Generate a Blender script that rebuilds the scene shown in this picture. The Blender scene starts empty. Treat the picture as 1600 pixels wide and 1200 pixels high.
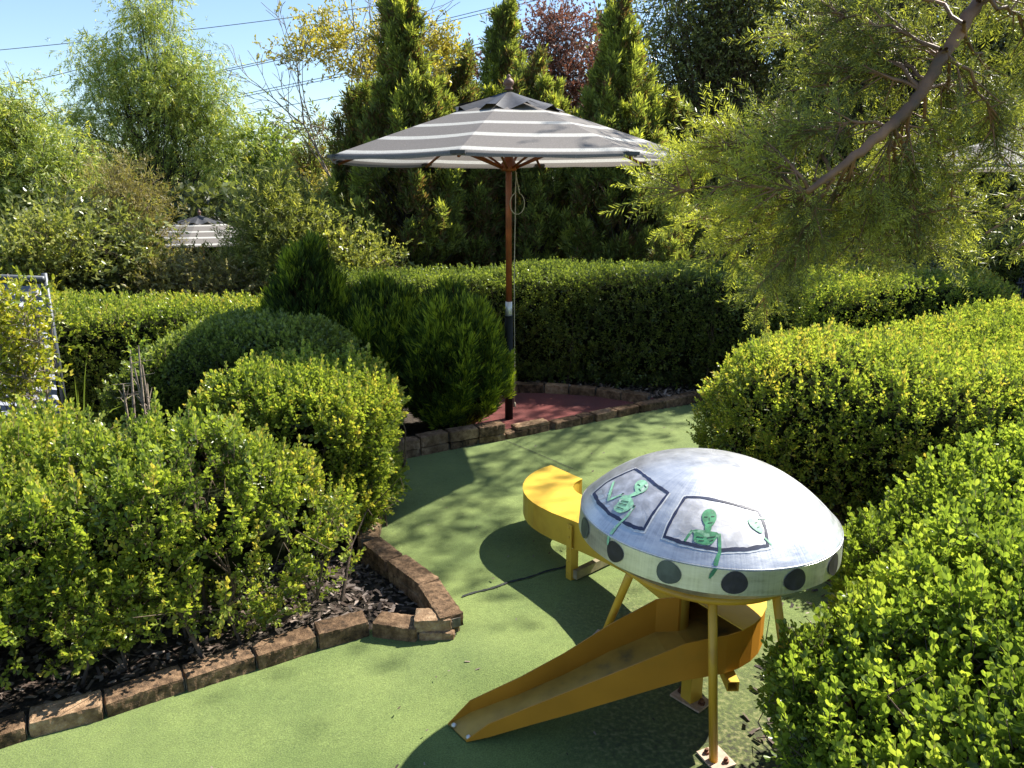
import bpy, math, random
import numpy as np
from mathutils import Vector
rng = np.random.default_rng(7); random.seed(7)
R_ = math.radians
scene = bpy.context.scene
COL = scene.collection
# ---------------------------------------------------------------- camera, sky, sun, exposure
PITCH = R_(14.6); CZ = 1.86; FPX = 1180.0
cam = bpy.data.objects.new('camera', bpy.data.cameras.new('camera')); COL.objects.link(cam)
cam.location = (0, 0, CZ); cam.rotation_euler = (math.pi/2 - PITCH, 0, 0)
cam.data.sensor_width = 36; cam.data.lens = FPX/1600*36; cam.data.clip_end = 3000; cam.data.clip_start = .05
scene.camera = cam
SUNV = Vector((.78, .52, 1.0)).normalized()
world = bpy.data.worlds.new("World"); scene.world = world; world.use_nodes = True
wn = world.node_tree; wn.nodes.clear()
sky = wn.nodes.new('ShaderNodeTexSky'); sky.sky_type = 'NISHITA'; sky.sun_disc = False
sky.sun_elevation = math.asin(SUNV.z); sky.sun_rotation = math.atan2(SUNV.x, SUNV.y)
sky.air_density = 1.0; sky.dust_density = .3; sky.ozone_density = 3.0
bg = wn.nodes.new('ShaderNodeBackground'); bg.inputs[1].default_value = .09
wo = wn.nodes.new('ShaderNodeOutputWorld'); wn.links.new(sky.outputs[0], bg.inputs[0]); wn.links.new(bg.outputs[0], wo.inputs[0])
sun = bpy.data.objects.new('sun', bpy.data.lights.new('sun', 'SUN')); COL.objects.link(sun)
sun.data.energy = 5.0; sun.data.angle = R_(.53); sun.data.color = (1, .95, .86)
sun.rotation_euler = SUNV.to_track_quat('Z', 'Y').to_euler()
scene.view_settings.view_transform = 'Standard'; scene.view_settings.look = 'None'
scene.view_settings.exposure = 1.24; scene.view_settings.gamma = 1
scene.cycles.max_bounces = 8; scene.cycles.transmission_bounces = 6; scene.cycles.diffuse_bounces = 4
scene.cycles.transparent_max_bounces = 4; scene.cycles.caustics_reflective = False

# ---------------------------------------------------------------- helpers
cP, sP = math.cos(PITCH), math.sin(PITCH)
def at(px, py, Y):                                   # point of the place seen at px,py and Y metres away
    a = (px-800)/FPX; b = (py-600)/FPX; r = (a, cP-b*sP, -sP-b*cP); t = Y/r[1]
    return np.array([r[0]*t, Y, CZ+r[2]*t])
def gnd(px, py, z=0.):
    a = (px-800)/FPX; b = (py-600)/FPX; r = (a, cP-b*sP, -sP-b*cP); t = (z-CZ)/r[2]
    return np.array([r[0]*t, r[1]*t, z])
def tag(o, label=None, cat=None, group=None, kind=None):
    if label: o['label'] = label
    if cat: o['category'] = cat
    if group: o['group'] = group
    if kind: o['kind'] = kind
    return o
def empty(name, loc, label, cat, group=None):
    o = bpy.data.objects.new(name, None); COL.objects.link(o); o.location = loc
    o.empty_display_size = .1
    return tag(o, label, cat, group)
def link(name, me, mats, parent=None):
    for m in (mats if isinstance(mats, (list, tuple)) else [mats]): me.materials.append(m)
    o = bpy.data.objects.new(name, me); COL.objects.link(o)
    if parent is not None:
        o.parent = parent
        o.matrix_parent_inverse = parent_inv(parent)
    return o
def parent_inv(p):
    from mathutils import Matrix
    M = Matrix.Translation(p.location)
    q = p.parent
    while q is not None: q = q.parent
    return M.inverted() if p.type == 'EMPTY' else p.matrix_parent_inverse.inverted() @ M.inverted() if False else (M.inverted() if p.type == 'EMPTY' else Matrix.Identity(4))
class MB:                                            # collects shapes for ONE mesh
    def __init__(s): s.v = []; s.f = []; s.m = []; s.sm = []
    def add(s, V, F, mi=0, smooth=False):
        n = len(s.v); s.v += [tuple(map(float, p)) for p in V]
        for f in F: s.f.append(tuple(n+i for i in f)); s.m.append(mi); s.sm.append(smooth)
    def box(s, c, sz, rz=0, mi=0, R=None):
        V = []
        for dx in (-.5, .5):
            for dy in (-.5, .5):
                for dz in (-.5, .5):
                    x, y, z = dx*sz[0], dy*sz[1], dz*sz[2]
                    V.append((c[0]+x*math.cos(rz)-y*math.sin(rz), c[1]+x*math.sin(rz)+y*math.cos(rz), c[2]+z))
        s.add(V, [(0,1,3,2),(4,6,7,5),(0,4,5,1),(2,3,7,6),(0,2,6,4),(1,5,7,3)], mi)
    def tube(s, pts, rad, n=8, mi=0, cap=True):
        pts = [Vector(p) for p in pts]; L = len(pts)
        rad = rad if hasattr(rad, '__len__') else [rad]*L
        V = []; ref = Vector((.31, .17, .93))
        prev = None
        for i in range(L):
            t = (pts[min(i+1, L-1)]-pts[max(i-1, 0)]).normalized()
            if prev is None: u = t.cross(ref if abs(t.dot(ref)) < .95 else Vector((1, 0, 0))).normalized()
            else: u = (prev - t*prev.dot(t)).normalized()
            prev = u; w = t.cross(u)
            for k in range(n):
                a = 2*math.pi*k/n; V.append(pts[i]+(u*math.cos(a)+w*math.sin(a))*rad[i])
        F = [(i*n+k, i*n+(k+1) % n, (i+1)*n+(k+1) % n, (i+1)*n+k) for i in range(L-1) for k in range(n)]
        if cap: F += [tuple(range(n-1, -1, -1)), tuple((L-1)*n+k for k in range(n))]
        s.add(V, F, mi, True)
    def lathe(s, prof, c=(0, 0, 0), n=24, mi=0, M=None, smooth=True):   # prof: (r,z)
        V = []
        for r, z in prof:
            for k in range(n):
                a = 2*math.pi*k/n; p = Vector((r*math.cos(a), r*math.sin(a), z))
                if M is not None: p = M @ p
                V.append((p[0]+c[0], p[1]+c[1], p[2]+c[2]))
        F = [(i*n+k, i*n+(k+1) % n, (i+1)*n+(k+1) % n, (i+1)*n+k) for i in range(len(prof)-1) for k in range(n)]
        s.add(V, F, mi, smooth)
    def build(s, name, mats, parent=None):
        me = bpy.data.meshes.new(name); me.from_pydata(s.v, [], s.f); me.update()
        me.polygons.foreach_set('material_index', s.m); me.polygons.foreach_set('use_smooth', s.sm)
        return link(name, me, mats, parent)
def tri_mesh(name, parts, mats, parent=None):        # parts: (V, F(tri), val per face, material index)
    V = []; F = []; A = []; MI = []; n = 0
    for p in parts:
        v, f, a, mi = p
        V.append(v); F.append(f+n); A.append(np.broadcast_to(a, (len(f),))); MI.append(np.full(len(f), mi, np.int32)); n += len(v)
    V = np.concatenate(V).astype(np.float32); F = np.concatenate(F).astype(np.int32); A = np.concatenate(A).astype(np.float32); MI = np.concatenate(MI)
    me = bpy.data.meshes.new(name)
    me.vertices.add(len(V)); me.vertices.foreach_set('co', V.ravel())
    me.loops.add(len(F)*3); me.loops.foreach_set('vertex_index', F.ravel())
    me.polygons.add(len(F)); me.polygons.foreach_set('loop_start', np.arange(0, len(F)*3, 3, dtype=np.int32))
    me.polygons.foreach_set('material_index', MI)
    me.update(calc_edges=True)
    at_ = me.attributes.new('v', 'FLOAT', 'FACE'); at_.data.foreach_set('value', A)
    return link(name, me, mats, parent)
def unit(a): return a/np.maximum(np.linalg.norm(a, axis=-1, keepdims=True), 1e-9)
def frames(d, jitter_roll=True):
    d = unit(d); r = unit(rng.normal(size=d.shape)); x = unit(np.cross(d, r)); z = np.cross(x, d)
    return np.stack([x, d, z], -1)                   # columns
def frames_up(d, roll=.6):                           # leaf face turned roughly to the sky
    d = unit(d); up = np.array([0, 0, 1.])+rng.normal(size=d.shape)*roll
    x = unit(np.cross(d, up)); z = np.cross(x, d)
    return np.stack([x, d, z], -1)
def scatter(T, pos, fr, sc, val, jit=.17):
    tv, tf, ta, tm = T                               # template verts, tris, per-face offset, material
    N = len(pos); n = len(tv)
    V = np.einsum('nij,kj->nki', fr, tv)*sc[:, None, None]+pos[:, None, :]
    F = tf[None]+(np.arange(N)*n)[:, None, None]
    A = np.clip(val[:, None]+ta[None]+rng.normal(size=(N, len(tf)//2+1)).repeat(2, 1)[:, :len(tf)]*jit, 0, 1)
    out = []
    F = F.reshape(N, len(tf), 3)
    for m in np.unique(tm):
        k = tm == m
        out.append((V.reshape(-1, 3) if m == tm.min() else np.zeros((0, 3)), F[:, k].reshape(-1, 3), A[:, k].ravel(), int(m)))
    # share vertices: merge in one part per material, offsets kept by emitting vertices once
    if len(out) > 1:
        return ('multi', V.reshape(-1, 3), [(o[1], o[2], o[3]) for o in out])
    return out[0]
def flat(parts):                                     # resolve multi parts
    r = []
    for p in parts:
        if p[0] is 'multi' or (isinstance(p[0], str)):
            _, V, L = p
            for F, A, m in L: r.append((V, F, A, m))
        else: r.append(p)
    return r
def segs(p0, p1, r0, r1, mi=1, val=.5, n=4):
    p0 = np.asarray(p0, float); p1 = np.asarray(p1, float); N = len(p0)
    r0 = np.broadcast_to(r0, (N,)); r1 = np.broadcast_to(r1, (N,))
    d = unit(p1-p0); ref = np.where(np.abs(d[:, 2:3]) > .9, np.array([[1., 0, 0]]), np.array([[0, 0, 1.]]))
    u = unit(np.cross(d, ref)); w = np.cross(d, u); a = np.arange(n)*2*np.pi/n
    ring = u[:, None]*np.cos(a)[None, :, None]+w[:, None]*np.sin(a)[None, :, None]
    V = np.concatenate([p0[:, None]+ring*r0[:, None, None], p1[:, None]+ring*r1[:, None, None]], 1)
    k = np.arange(n); k2 = (k+1) % n
    f = np.concatenate([np.stack([k, k2, k2+n], -1), np.stack([k, k2+n, k+n], -1)])
    F = f[None]+(np.arange(N)*2*n)[:, None, None]
    return (V.reshape(-1, 3), F.reshape(-1, 3), val, mi)
_K = [(np.random.default_rng(50+i).normal(size=(6, 3)), np.random.default_rng(90+i).uniform(0, 6.28, 6)) for i in range(4)]
def noise(p, f, i=0):
    k, ph = _K[i]; k = k/np.linalg.norm(k, axis=1, keepdims=True)*np.array([1, 1.3, .8, 1.7, 2.1, 1.1])[:, None]
    q = p*f if not hasattr(f, '__len__') else p*np.array(f)
    return np.sin(q@k.T*2.4+ph).mean(-1)*1.6
# ---- leaf templates (along +Y)
def T_from(leaves, ta=None, mats=None):
    V = []; F = []; A = []; M = []; n = 0
    for v, f, a, m in leaves:
        V.append(np.array(v, float)); F.append(np.array(f)+n); A += [a]*len(f); M += [m]*len(f); n += len(v)
    return (np.concatenate(V), np.concatenate(F).astype(int), np.array(A), np.array(M))
def rotv(v, ax, ang):
    from mathutils import Matrix
    M = np.array(Matrix.Rotation(ang, 3, ax)); return np.asarray(v, float)@M.T
OB = [(0, 0, 0), (-.26, .45, .07), (-.24, .82, .04), (0, 1, -.03), (.24, .82, .04), (.26, .45, .07), (0, .5, 0)]
OBF = [(0, 6, 1), (1, 6, 2), (2, 6, 3), (0, 5, 6), (5, 4, 6), (4, 3, 6)]
DI = [(0, 0, 0), (-.22, .5, .05), (0, 1, 0), (.22, .5, .05)]
DIF = [(0, 2, 1), (0, 3, 2)]
def sprig(nodes=5, leaf=.35, hi=True, spread=1.0, seed=1, stem=True):
    r = random.Random(seed); L = []
    if stem:
        w = .018; L.append(([(-w, -.25, 0), (w, -.25, 0), (0, .9, 0), (0, -.25, w*1.6)], [(0, 1, 2), (0, 2, 3), (1, 3, 2)], 0, 1))
    base, fc = (OB, OBF) if hi else (DI, DIF)
    for i in range(nodes):
        y = i/(nodes-1)*.8; tl = i/(nodes-1)
        for s in (0, 1):
            v = np.array(base)*leaf*r.uniform(.8, 1.1)*(1.05-.35*tl)
            if not hi: v = v*np.array([1.15, 1, 1])
            v = rotv(v, 'Y', r.uniform(-.5, .5))
            v = rotv(v, 'Z', (1.05-.75*tl)*spread*r.uniform(.8, 1.2))
            v = rotv(v, 'Y', math.pi*s+(i % 2)*math.pi/2+r.uniform(-.3, .3))
            L.append((v+np.array([0, y, 0]), fc, (tl-.5)*.35, 0))
    return T_from(L)
def blade_spray(n=9, w=.035, fan=.7, seed=1, flatness=.25, ln=.6, tip=.3):
    r = random.Random(seed); L = []
    for i in range(n):
        t = i/(n-1); y0 = t*.55
        a = (1 if i % 2 else -1)*fan*(1-.5*t)*r.uniform(.7, 1.2) if i < n-1 else 0
        l = ln*r.uniform(.75, 1.1)*(1-.25*t)
        v = np.array([(0, 0, 0), (-w, l*.5, .02), (0, l, 0), (w, l*.5, .02)])
        v = rotv(v, 'Y', r.uniform(-.8, .8)); v = rotv(v, 'Z', a); v = rotv(v, 'X', r.uniform(-1, 1)*flatness)
        L.append((v+np.array([0, y0, 0]), DIF, (t-.5)*tip, 0))
    return T_from(L)
S_HI = [sprig(6, .36, True, seed=i) for i in range(4)]
S_MD = [sprig(5, .40, False, seed=10+i) for i in range(4)]
S_LO = [sprig(4, .50, False, seed=20+i, stem=False) for i in range(3)]
S_CON = [blade_spray(8, .04, .55, seed=i) for i in range(3)]
S_CYP = [blade_spray(7, .055, .8, seed=10+i, flatness=.5) for i in range(3)]
def lance_sprig(n=7, seed=1, w=.045, l=.5, droop=.5, stem=True):
    r = random.Random(seed); L = []
    if stem: L.append(([(-.01, 0, 0), (.01, 0, 0), (0, 1, 0)], [(0, 1, 2)], 0, 1))
    for i in range(n):
        y = .1+.9*i/n; v = np.array([(0, 0, 0), (-w, l*.45, -.03), (0, l, -.12), (w, l*.45, -.03)])*r.uniform(.8, 1.15)
        v = rotv(v, 'Y', r.uniform(-1, 1)); v = rotv(v, 'Z', (1 if i % 2 else -1)*r.uniform(.35, .9)); v = rotv(v, 'Y', r.uniform(0, 6.28))
        L.append((v+np.array([0, y, 0]), DIF, r.uniform(-.15, .15), 0))
    return T_from(L)
S_LAN = [lance_sprig(8, i) for i in range(4)]
S_OVL = [lance_sprig(6, 30+i, .10, .34) for i in range(3)]

# ---------------------------------------------------------------- materials
def nm(name):
    m = bpy.data.materials.new(name); m.use_nodes = True; nt = m.node_tree
    return m, nt, nt.nodes['Principled BSDF']
def N(nt, t, **k):
    n = nt.nodes.new(t)
    for a, b in k.items(): setattr(n, a, b)
    return n
def ramp(nt, stops, interp='LINEAR'):
    r = N(nt, 'ShaderNodeValToRGB'); r.color_ramp.interpolation = interp; e = r.color_ramp.elements
    while len(e) < len(stops): e.new(.5)
    for i, (p, c) in enumerate(stops): e[i].position = p; e[i].color = (*c, 1)
    return r
def leafmat(name, stops, trans=.42, rough=.38, tcol=(1.25, 1.25, .55), spec=.5):
    m, nt, b = nm(name); L = nt.links
    a = N(nt, 'ShaderNodeAttribute', attribute_name='v'); r = ramp(nt, stops); L.new(a.outputs['Fac'], r.inputs[0])
    L.new(r.outputs[0], b.inputs['Base Color']); b.inputs['Roughness'].default_value = rough
    b.inputs['Specular IOR Level'].default_value = spec
    mx = N(nt, 'ShaderNodeMixRGB', blend_type='MULTIPLY'); mx.inputs[0].default_value = 1; mx.inputs[2].default_value = (*tcol, 1)
    L.new(r.outputs[0], mx.inputs[1])
    t = N(nt, 'ShaderNodeBsdfTranslucent'); L.new(mx.outputs[0], t.inputs[0])
    ms = N(nt, 'ShaderNodeMixShader'); ms.inputs[0].default_value = trans
    L.new(b.outputs[0], ms.inputs[1]); L.new(t.outputs[0], ms.inputs[2]); L.new(ms.outputs[0], nt.nodes['Material Output'].inputs[0])
    return m
def simple(name, col, rough=.6, metal=0, var=.15, scale=20, bump=0, bscale=60, dirt=None, spec=.5):
    m, nt, b = nm(name); L = nt.links
    tc = N(nt, 'ShaderNodeTexCoord'); no = N(nt, 'ShaderNodeTexNoise'); no.inputs['Scale'].default_value = scale; no.inputs['Detail'].default_value = 6
    L.new(tc.outputs['Object'], no.inputs['Vector'])
    c0 = tuple(x*(1-var) for x in col); c1 = tuple(min(1, x*(1+var)) for x in col)
    r = ramp(nt, [(.3, dirt or c0), (.42, c0), (.7, c1)]); L.new(no.outputs['Fac'], r.inputs[0]); L.new(r.outputs[0], b.inputs['Base Color'])
    b.inputs['Roughness'].default_value = rough; b.inputs['Metallic'].default_value = metal; b.inputs['Specular IOR Level'].default_value = spec
    if bump:
        n2 = N(nt, 'ShaderNodeTexNoise'); n2.inputs['Scale'].default_value = bscale; n2.inputs['Detail'].default_value = 8
        L.new(tc.outputs['Object'], n2.inputs['Vector'])
        bp = N(nt, 'ShaderNodeBump'); bp.inputs['Strength'].default_value = bump; bp.inputs['Distance'].default_value = .01
        L.new(n2.outputs['Fac'], bp.inputs['Height']); L.new(bp.outputs[0], b.inputs['Normal'])
    return m
G = lambda *s: [(p, c) for p, c in s]
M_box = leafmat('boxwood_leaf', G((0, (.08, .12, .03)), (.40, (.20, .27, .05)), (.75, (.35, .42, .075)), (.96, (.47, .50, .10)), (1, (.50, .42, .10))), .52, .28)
M_boxshade = leafmat('boxwood_leaf_shaded', G((0, (.05, .075, .025)), (.5, (.13, .18, .045)), (1, (.30, .36, .08))), .45, .30)  # darker boxwood leaf colour with shade put in, for plants standing in shade
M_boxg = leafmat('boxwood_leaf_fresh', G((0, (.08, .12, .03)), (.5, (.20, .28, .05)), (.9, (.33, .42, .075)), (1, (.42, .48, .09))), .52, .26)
M_yel = leafmat('yellow_leaf', G((0, (.18, .24, .03)), (.6, (.44, .46, .05)), (1, (.62, .52, .06))), .45, .35)
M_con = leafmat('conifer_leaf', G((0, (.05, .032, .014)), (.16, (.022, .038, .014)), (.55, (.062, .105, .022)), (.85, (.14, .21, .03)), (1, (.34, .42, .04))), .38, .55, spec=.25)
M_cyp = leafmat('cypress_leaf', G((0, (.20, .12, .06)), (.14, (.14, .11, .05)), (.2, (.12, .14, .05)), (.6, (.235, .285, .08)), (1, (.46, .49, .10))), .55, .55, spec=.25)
M_wil = leafmat('willow_leaf', G((0, (.13, .19, .055)), (.5, (.32, .40, .11)), (.85, (.50, .55, .14)), (1, (.62, .58, .15))), .5, .32)
M_pale = leafmat('pale_leaf', G((0, (.12, .15, .045)), (.5, (.29, .32, .09)), (1, (.48, .46, .13))), .5, .35)
M_drk = leafmat('dark_leaf', G((0, (.06, .07, .03)), (.5, (.14, .165, .06)), (.9, (.27, .30, .10)), (1, (.42, .44, .16))), .4, .3)
M_brn = leafmat('brown_leaf', G((0, (.14, .11, .045)), (.5, (.28, .24, .09)), (1, (.42, .38, .13))), .4, .5)
M_red = leafmat('russet_leaf', G((0, (.10, .05, .035)), (.5, (.20, .10, .07)), (1, (.30, .17, .10))), .4, .5, (1.2, .9, .8))
M_gold = leafmat('gold_leaf', G((0, (.22, .22, .05)), (.5, (.42, .38, .08)), (1, (.62, .5, .12))), .5, .4)
M_fern = leafmat('needle_leaf', G((0, (.085, .10, .03)), (.5, (.20, .225, .065)), (1, (.50, .52, .10))), .5, .38, spec=.6)
M_bark = simple('bark', (.13, .09, .06), .9, var=.35, scale=30, bump=.4)
M_barkp = simple('pale_bark', (.30, .24, .18), .85, var=.3, scale=40, bump=.4)
M_barkd = simple('dark_bark', (.05, .038, .028), .9, var=.3, scale=30, bump=.4)
M_limb = simple('limb_bark', (.26, .135, .07), .6, var=.35, scale=14, bump=.5, bscale=40, dirt=(.11, .07, .04))
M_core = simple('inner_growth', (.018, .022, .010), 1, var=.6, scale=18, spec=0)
M_yelp = simple('yellow_paint', (.68, .43, .05), .42, var=.07, scale=5, dirt=(.54, .31, .035), bump=.06, bscale=12)
M_yelo = simple('orange_yellow_paint', (.52, .23, .02), .42, var=.08, scale=5, dirt=(.40, .20, .02), bump=.06, bscale=12)
M_yelg = simple('leg_paint', (.66, .36, .03), .42, var=.08, scale=6, dirt=(.45, .22, .03), bump=.05, bscale=14)
M_yelin = simple('worn_yellow_paint', (.48, .29, .05), .5, var=.18, scale=9, dirt=(.17, .12, .04))
M_steel = simple('dark_steel', (.014, .018, .016), .6, 0, .1, spec=.25)
M_chr = simple('bright_metal', (.72, .71, .66), .45, .5, .05)
M_wood = simple('stained_wood', (.28, .075, .022), .45, var=.25, scale=12)
M_woodf = simple('weathered_wood', (.20, .10, .065), .6, var=.2, scale=20)
M_cord = simple('cord', (.45, .40, .28), .8)
M_navy = simple('navy_paint', (.012, .02, .06), .5, var=.3)
M_gpal = simple('pale_green_paint', (.30, .60, .38), .5, var=.3, scale=45, dirt=(.50, .60, .52))
M_gdrk = simple('green_paint', (.06, .26, .12), .5, var=.35, scale=50, dirt=(.20, .38, .24))
M_ink = simple('dark_paint', (.014, .05, .035), .55)
M_port = simple('charcoal_paint', (.030, .026, .034), .5, var=.35, scale=30)
M_portg = simple('grey_green_paint', (.085, .10, .085), .5, var=.25, scale=30)
M_bolt = simple('rusty_bolt', (.16, .07, .04), .6, .5, .3, 90)
M_plate = simple('pinkish_plate', (.50, .36, .26), .6, var=.2, scale=50)
M_mort = simple('mortar', (.16, .14, .11), .95, var=.3, scale=60, bump=.5)
M_fence = simple('fence_post_metal', (.10, .11, .12), .5, .4)
M_wire = simple('wire', (.10, .12, .16), .5)
M_iron = simple('black_iron', (.012, .012, .012), .5)
M_seam = simple('seam_joint', (.03, .035, .03), .9, var=.5, scale=90)

def mat_brick():
    m, nt, b = nm('sandstone_brick'); L = nt.links; tc = N(nt, 'ShaderNodeTexCoord')
    oi = N(nt, 'ShaderNodeAttribute', attribute_name='tone')
    n1 = N(nt, 'ShaderNodeTexNoise'); n1.inputs['Scale'].default_value = 26; n1.inputs['Detail'].default_value = 10; n1.inputs['Roughness'].default_value = .7
    n2 = N(nt, 'ShaderNodeTexNoise'); n2.inputs['Scale'].default_value = 190; n2.inputs['Detail'].default_value = 4
    n3 = N(nt, 'ShaderNodeTexNoise'); n3.inputs['Scale'].default_value = 5; n3.inputs['Detail'].default_value = 5
    for n in (n1, n2, n3): L.new(tc.outputs['Object'], n.inputs['Vector'])
    r = ramp(nt, [(.28, (.045, .033, .022)), (.45, (.20, .125, .072)), (.6, (.37, .24, .14)), (.8, (.54, .40, .26))])
    ad = N(nt, 'ShaderNodeMath', operation='ADD'); L.new(n1.outputs['Fac'], ad.inputs[0])
    mu = N(nt, 'ShaderNodeMath', operation='MULTIPLY_ADD'); L.new(oi.outputs['Fac'], mu.inputs[0]); mu.inputs[1].default_value = .22; mu.inputs[2].default_value = -.11
    L.new(mu.outputs[0], ad.inputs[1]); L.new(ad.outputs[0], r.inputs[0])
    r3 = ramp(nt, [(.38, (.35, .33, .30)), (.6, (1, 1, 1))]); L.new(n3.outputs['Fac'], r3.inputs[0])
    mm = N(nt, 'ShaderNodeMixRGB', blend_type='MULTIPLY'); mm.inputs[0].default_value = .8; L.new(r.outputs[0], mm.inputs[1]); L.new(r3.outputs[0], mm.inputs[2])
    L.new(mm.outputs[0], b.inputs['Base Color']); b.inputs['Roughness'].default_value = .92; b.inputs['Specular IOR Level'].default_value = .2
    a2 = N(nt, 'ShaderNodeMath', operation='ADD'); L.new(n1.outputs['Fac'], a2.inputs[0]); L.new(n2.outputs['Fac'], a2.inputs[1])
    bp = N(nt, 'ShaderNodeBump'); bp.inputs['Strength'].default_value = .8; bp.inputs['Distance'].default_value = .006
    L.new(a2.outputs[0], bp.inputs['Height']); L.new(bp.outputs[0], b.inputs['Normal'])
    return m
M_brick = mat_brick()
def mat_turf(name, c0, c1, c2, wear=None):
    m, nt, b = nm(name); L = nt.links; tc = N(nt, 'ShaderNodeTexCoord')
    n1 = N(nt, 'ShaderNodeTexNoise'); n1.inputs['Scale'].default_value = 170; n1.inputs['Detail'].default_value = 4; n1.inputs['Roughness'].default_value = .75
    n2 = N(nt, 'ShaderNodeTexNoise'); n2.inputs['Scale'].default_value = 2.2; n2.inputs['Detail'].default_value = 6
    n3 = N(nt, 'ShaderNodeTexNoise'); n3.inputs['Scale'].default_value = 34; n3.inputs['Detail'].default_value = 5
    for n in (n1, n2, n3): L.new(tc.outputs['Object'], n.inputs['Vector'])
    r = ramp(nt, [(.30, c0), (.5, c1), (.68, c2)]); L.new(n1.outputs['Fac'], r.inputs[0])
    r2 = ramp(nt, [(.35, (.66, .72, .66)), (.62, (1.0, 1.0, 1.0))]); L.new(n2.outputs['Fac'], r2.inputs[0])
    r3 = ramp(nt, [(.35, (.88, .88, .86)), (.6, (1, 1, 1))]); L.new(n3.outputs['Fac'], r3.inputs[0])
    a = N(nt, 'ShaderNodeMixRGB', blend_type='MULTIPLY'); a.inputs[0].default_value = 1; L.new(r.outputs[0], a.inputs[1]); L.new(r2.outputs[0], a.inputs[2])
    c = N(nt, 'ShaderNodeMixRGB', blend_type='MULTIPLY'); c.inputs[0].default_value = 1; L.new(a.outputs[0], c.inputs[1]); L.new(r3.outputs[0], c.inputs[2])
    last = c.outputs[0]
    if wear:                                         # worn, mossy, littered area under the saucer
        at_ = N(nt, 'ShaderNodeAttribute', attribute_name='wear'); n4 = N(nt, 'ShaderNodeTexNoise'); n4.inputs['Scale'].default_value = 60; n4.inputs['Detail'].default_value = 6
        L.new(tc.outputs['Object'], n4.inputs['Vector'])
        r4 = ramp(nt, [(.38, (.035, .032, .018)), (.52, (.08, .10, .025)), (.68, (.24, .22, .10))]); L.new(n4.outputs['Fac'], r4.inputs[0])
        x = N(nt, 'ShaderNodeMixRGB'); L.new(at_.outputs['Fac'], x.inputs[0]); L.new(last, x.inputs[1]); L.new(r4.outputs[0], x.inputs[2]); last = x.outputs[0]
    L.new(last, b.inputs['Base Color']); b.inputs['Roughness'].default_value = .85; b.inputs['Specular IOR Level'].default_value = .25
    b.inputs['Sheen Weight'].default_value = .15
    bp = N(nt, 'ShaderNodeBump'); bp.inputs['Strength'].default_value = .7; bp.inputs['Distance'].default_value = .006
    L.new(n1.outputs['Fac'], bp.inputs['Height']); L.new(bp.outputs[0], b.inputs['Normal'])
    return m
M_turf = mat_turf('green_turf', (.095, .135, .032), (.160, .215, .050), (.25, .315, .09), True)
M_pad = mat_turf('red_turf', (.095, .012, .008), (.155, .021, .014), (.22, .038, .026))
def mat_soil():
    m, nt, b = nm('mulch_soil'); L = nt.links; tc = N(nt, 'ShaderNodeTexCoord')
    n1 = N(nt, 'ShaderNodeTexNoise'); n1.inputs['Scale'].default_value = 45; n1.inputs['Detail'].default_value = 8; n1.inputs['Roughness'].default_value = .7
    L.new(tc.outputs['Object'], n1.inputs['Vector'])
    r = ramp(nt, [(.35, (.018, .013, .009)), (.55, (.06, .045, .03)), (.72, (.15, .12, .085))]); L.new(n1.outputs['Fac'], r.inputs[0])
    L.new(r.outputs[0], b.inputs['Base Color']); b.inputs['Roughness'].default_value = .95
    bp = N(nt, 'ShaderNodeBump'); bp.inputs['Strength'].default_value = 1; bp.inputs['Distance'].default_value = .02
    L.new(n1.outputs['Fac'], bp.inputs['Height']); L.new(bp.outputs[0], b.inputs['Normal'])
    return m
M_soil = mat_soil()
def mat_far():
    m, nt, b = nm('far_ground'); L = nt.links; tc = N(nt, 'ShaderNodeTexCoord')
    n1 = N(nt, 'ShaderNodeTexNoise'); n1.inputs['Scale'].default_value = 1.5; n1.inputs['Detail'].default_value = 10
    L.new(tc.outputs['Object'], n1.inputs['Vector'])
    r = ramp(nt, [(.35, (.03, .035, .012)), (.55, (.08, .09, .03)), (.7, (.14, .12, .06))]); L.new(n1.outputs['Fac'], r.inputs[0])
    L.new(r.outputs[0], b.inputs['Base Color']); b.inputs['Roughness'].default_value = 1
    return m
M_far = mat_far()
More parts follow.
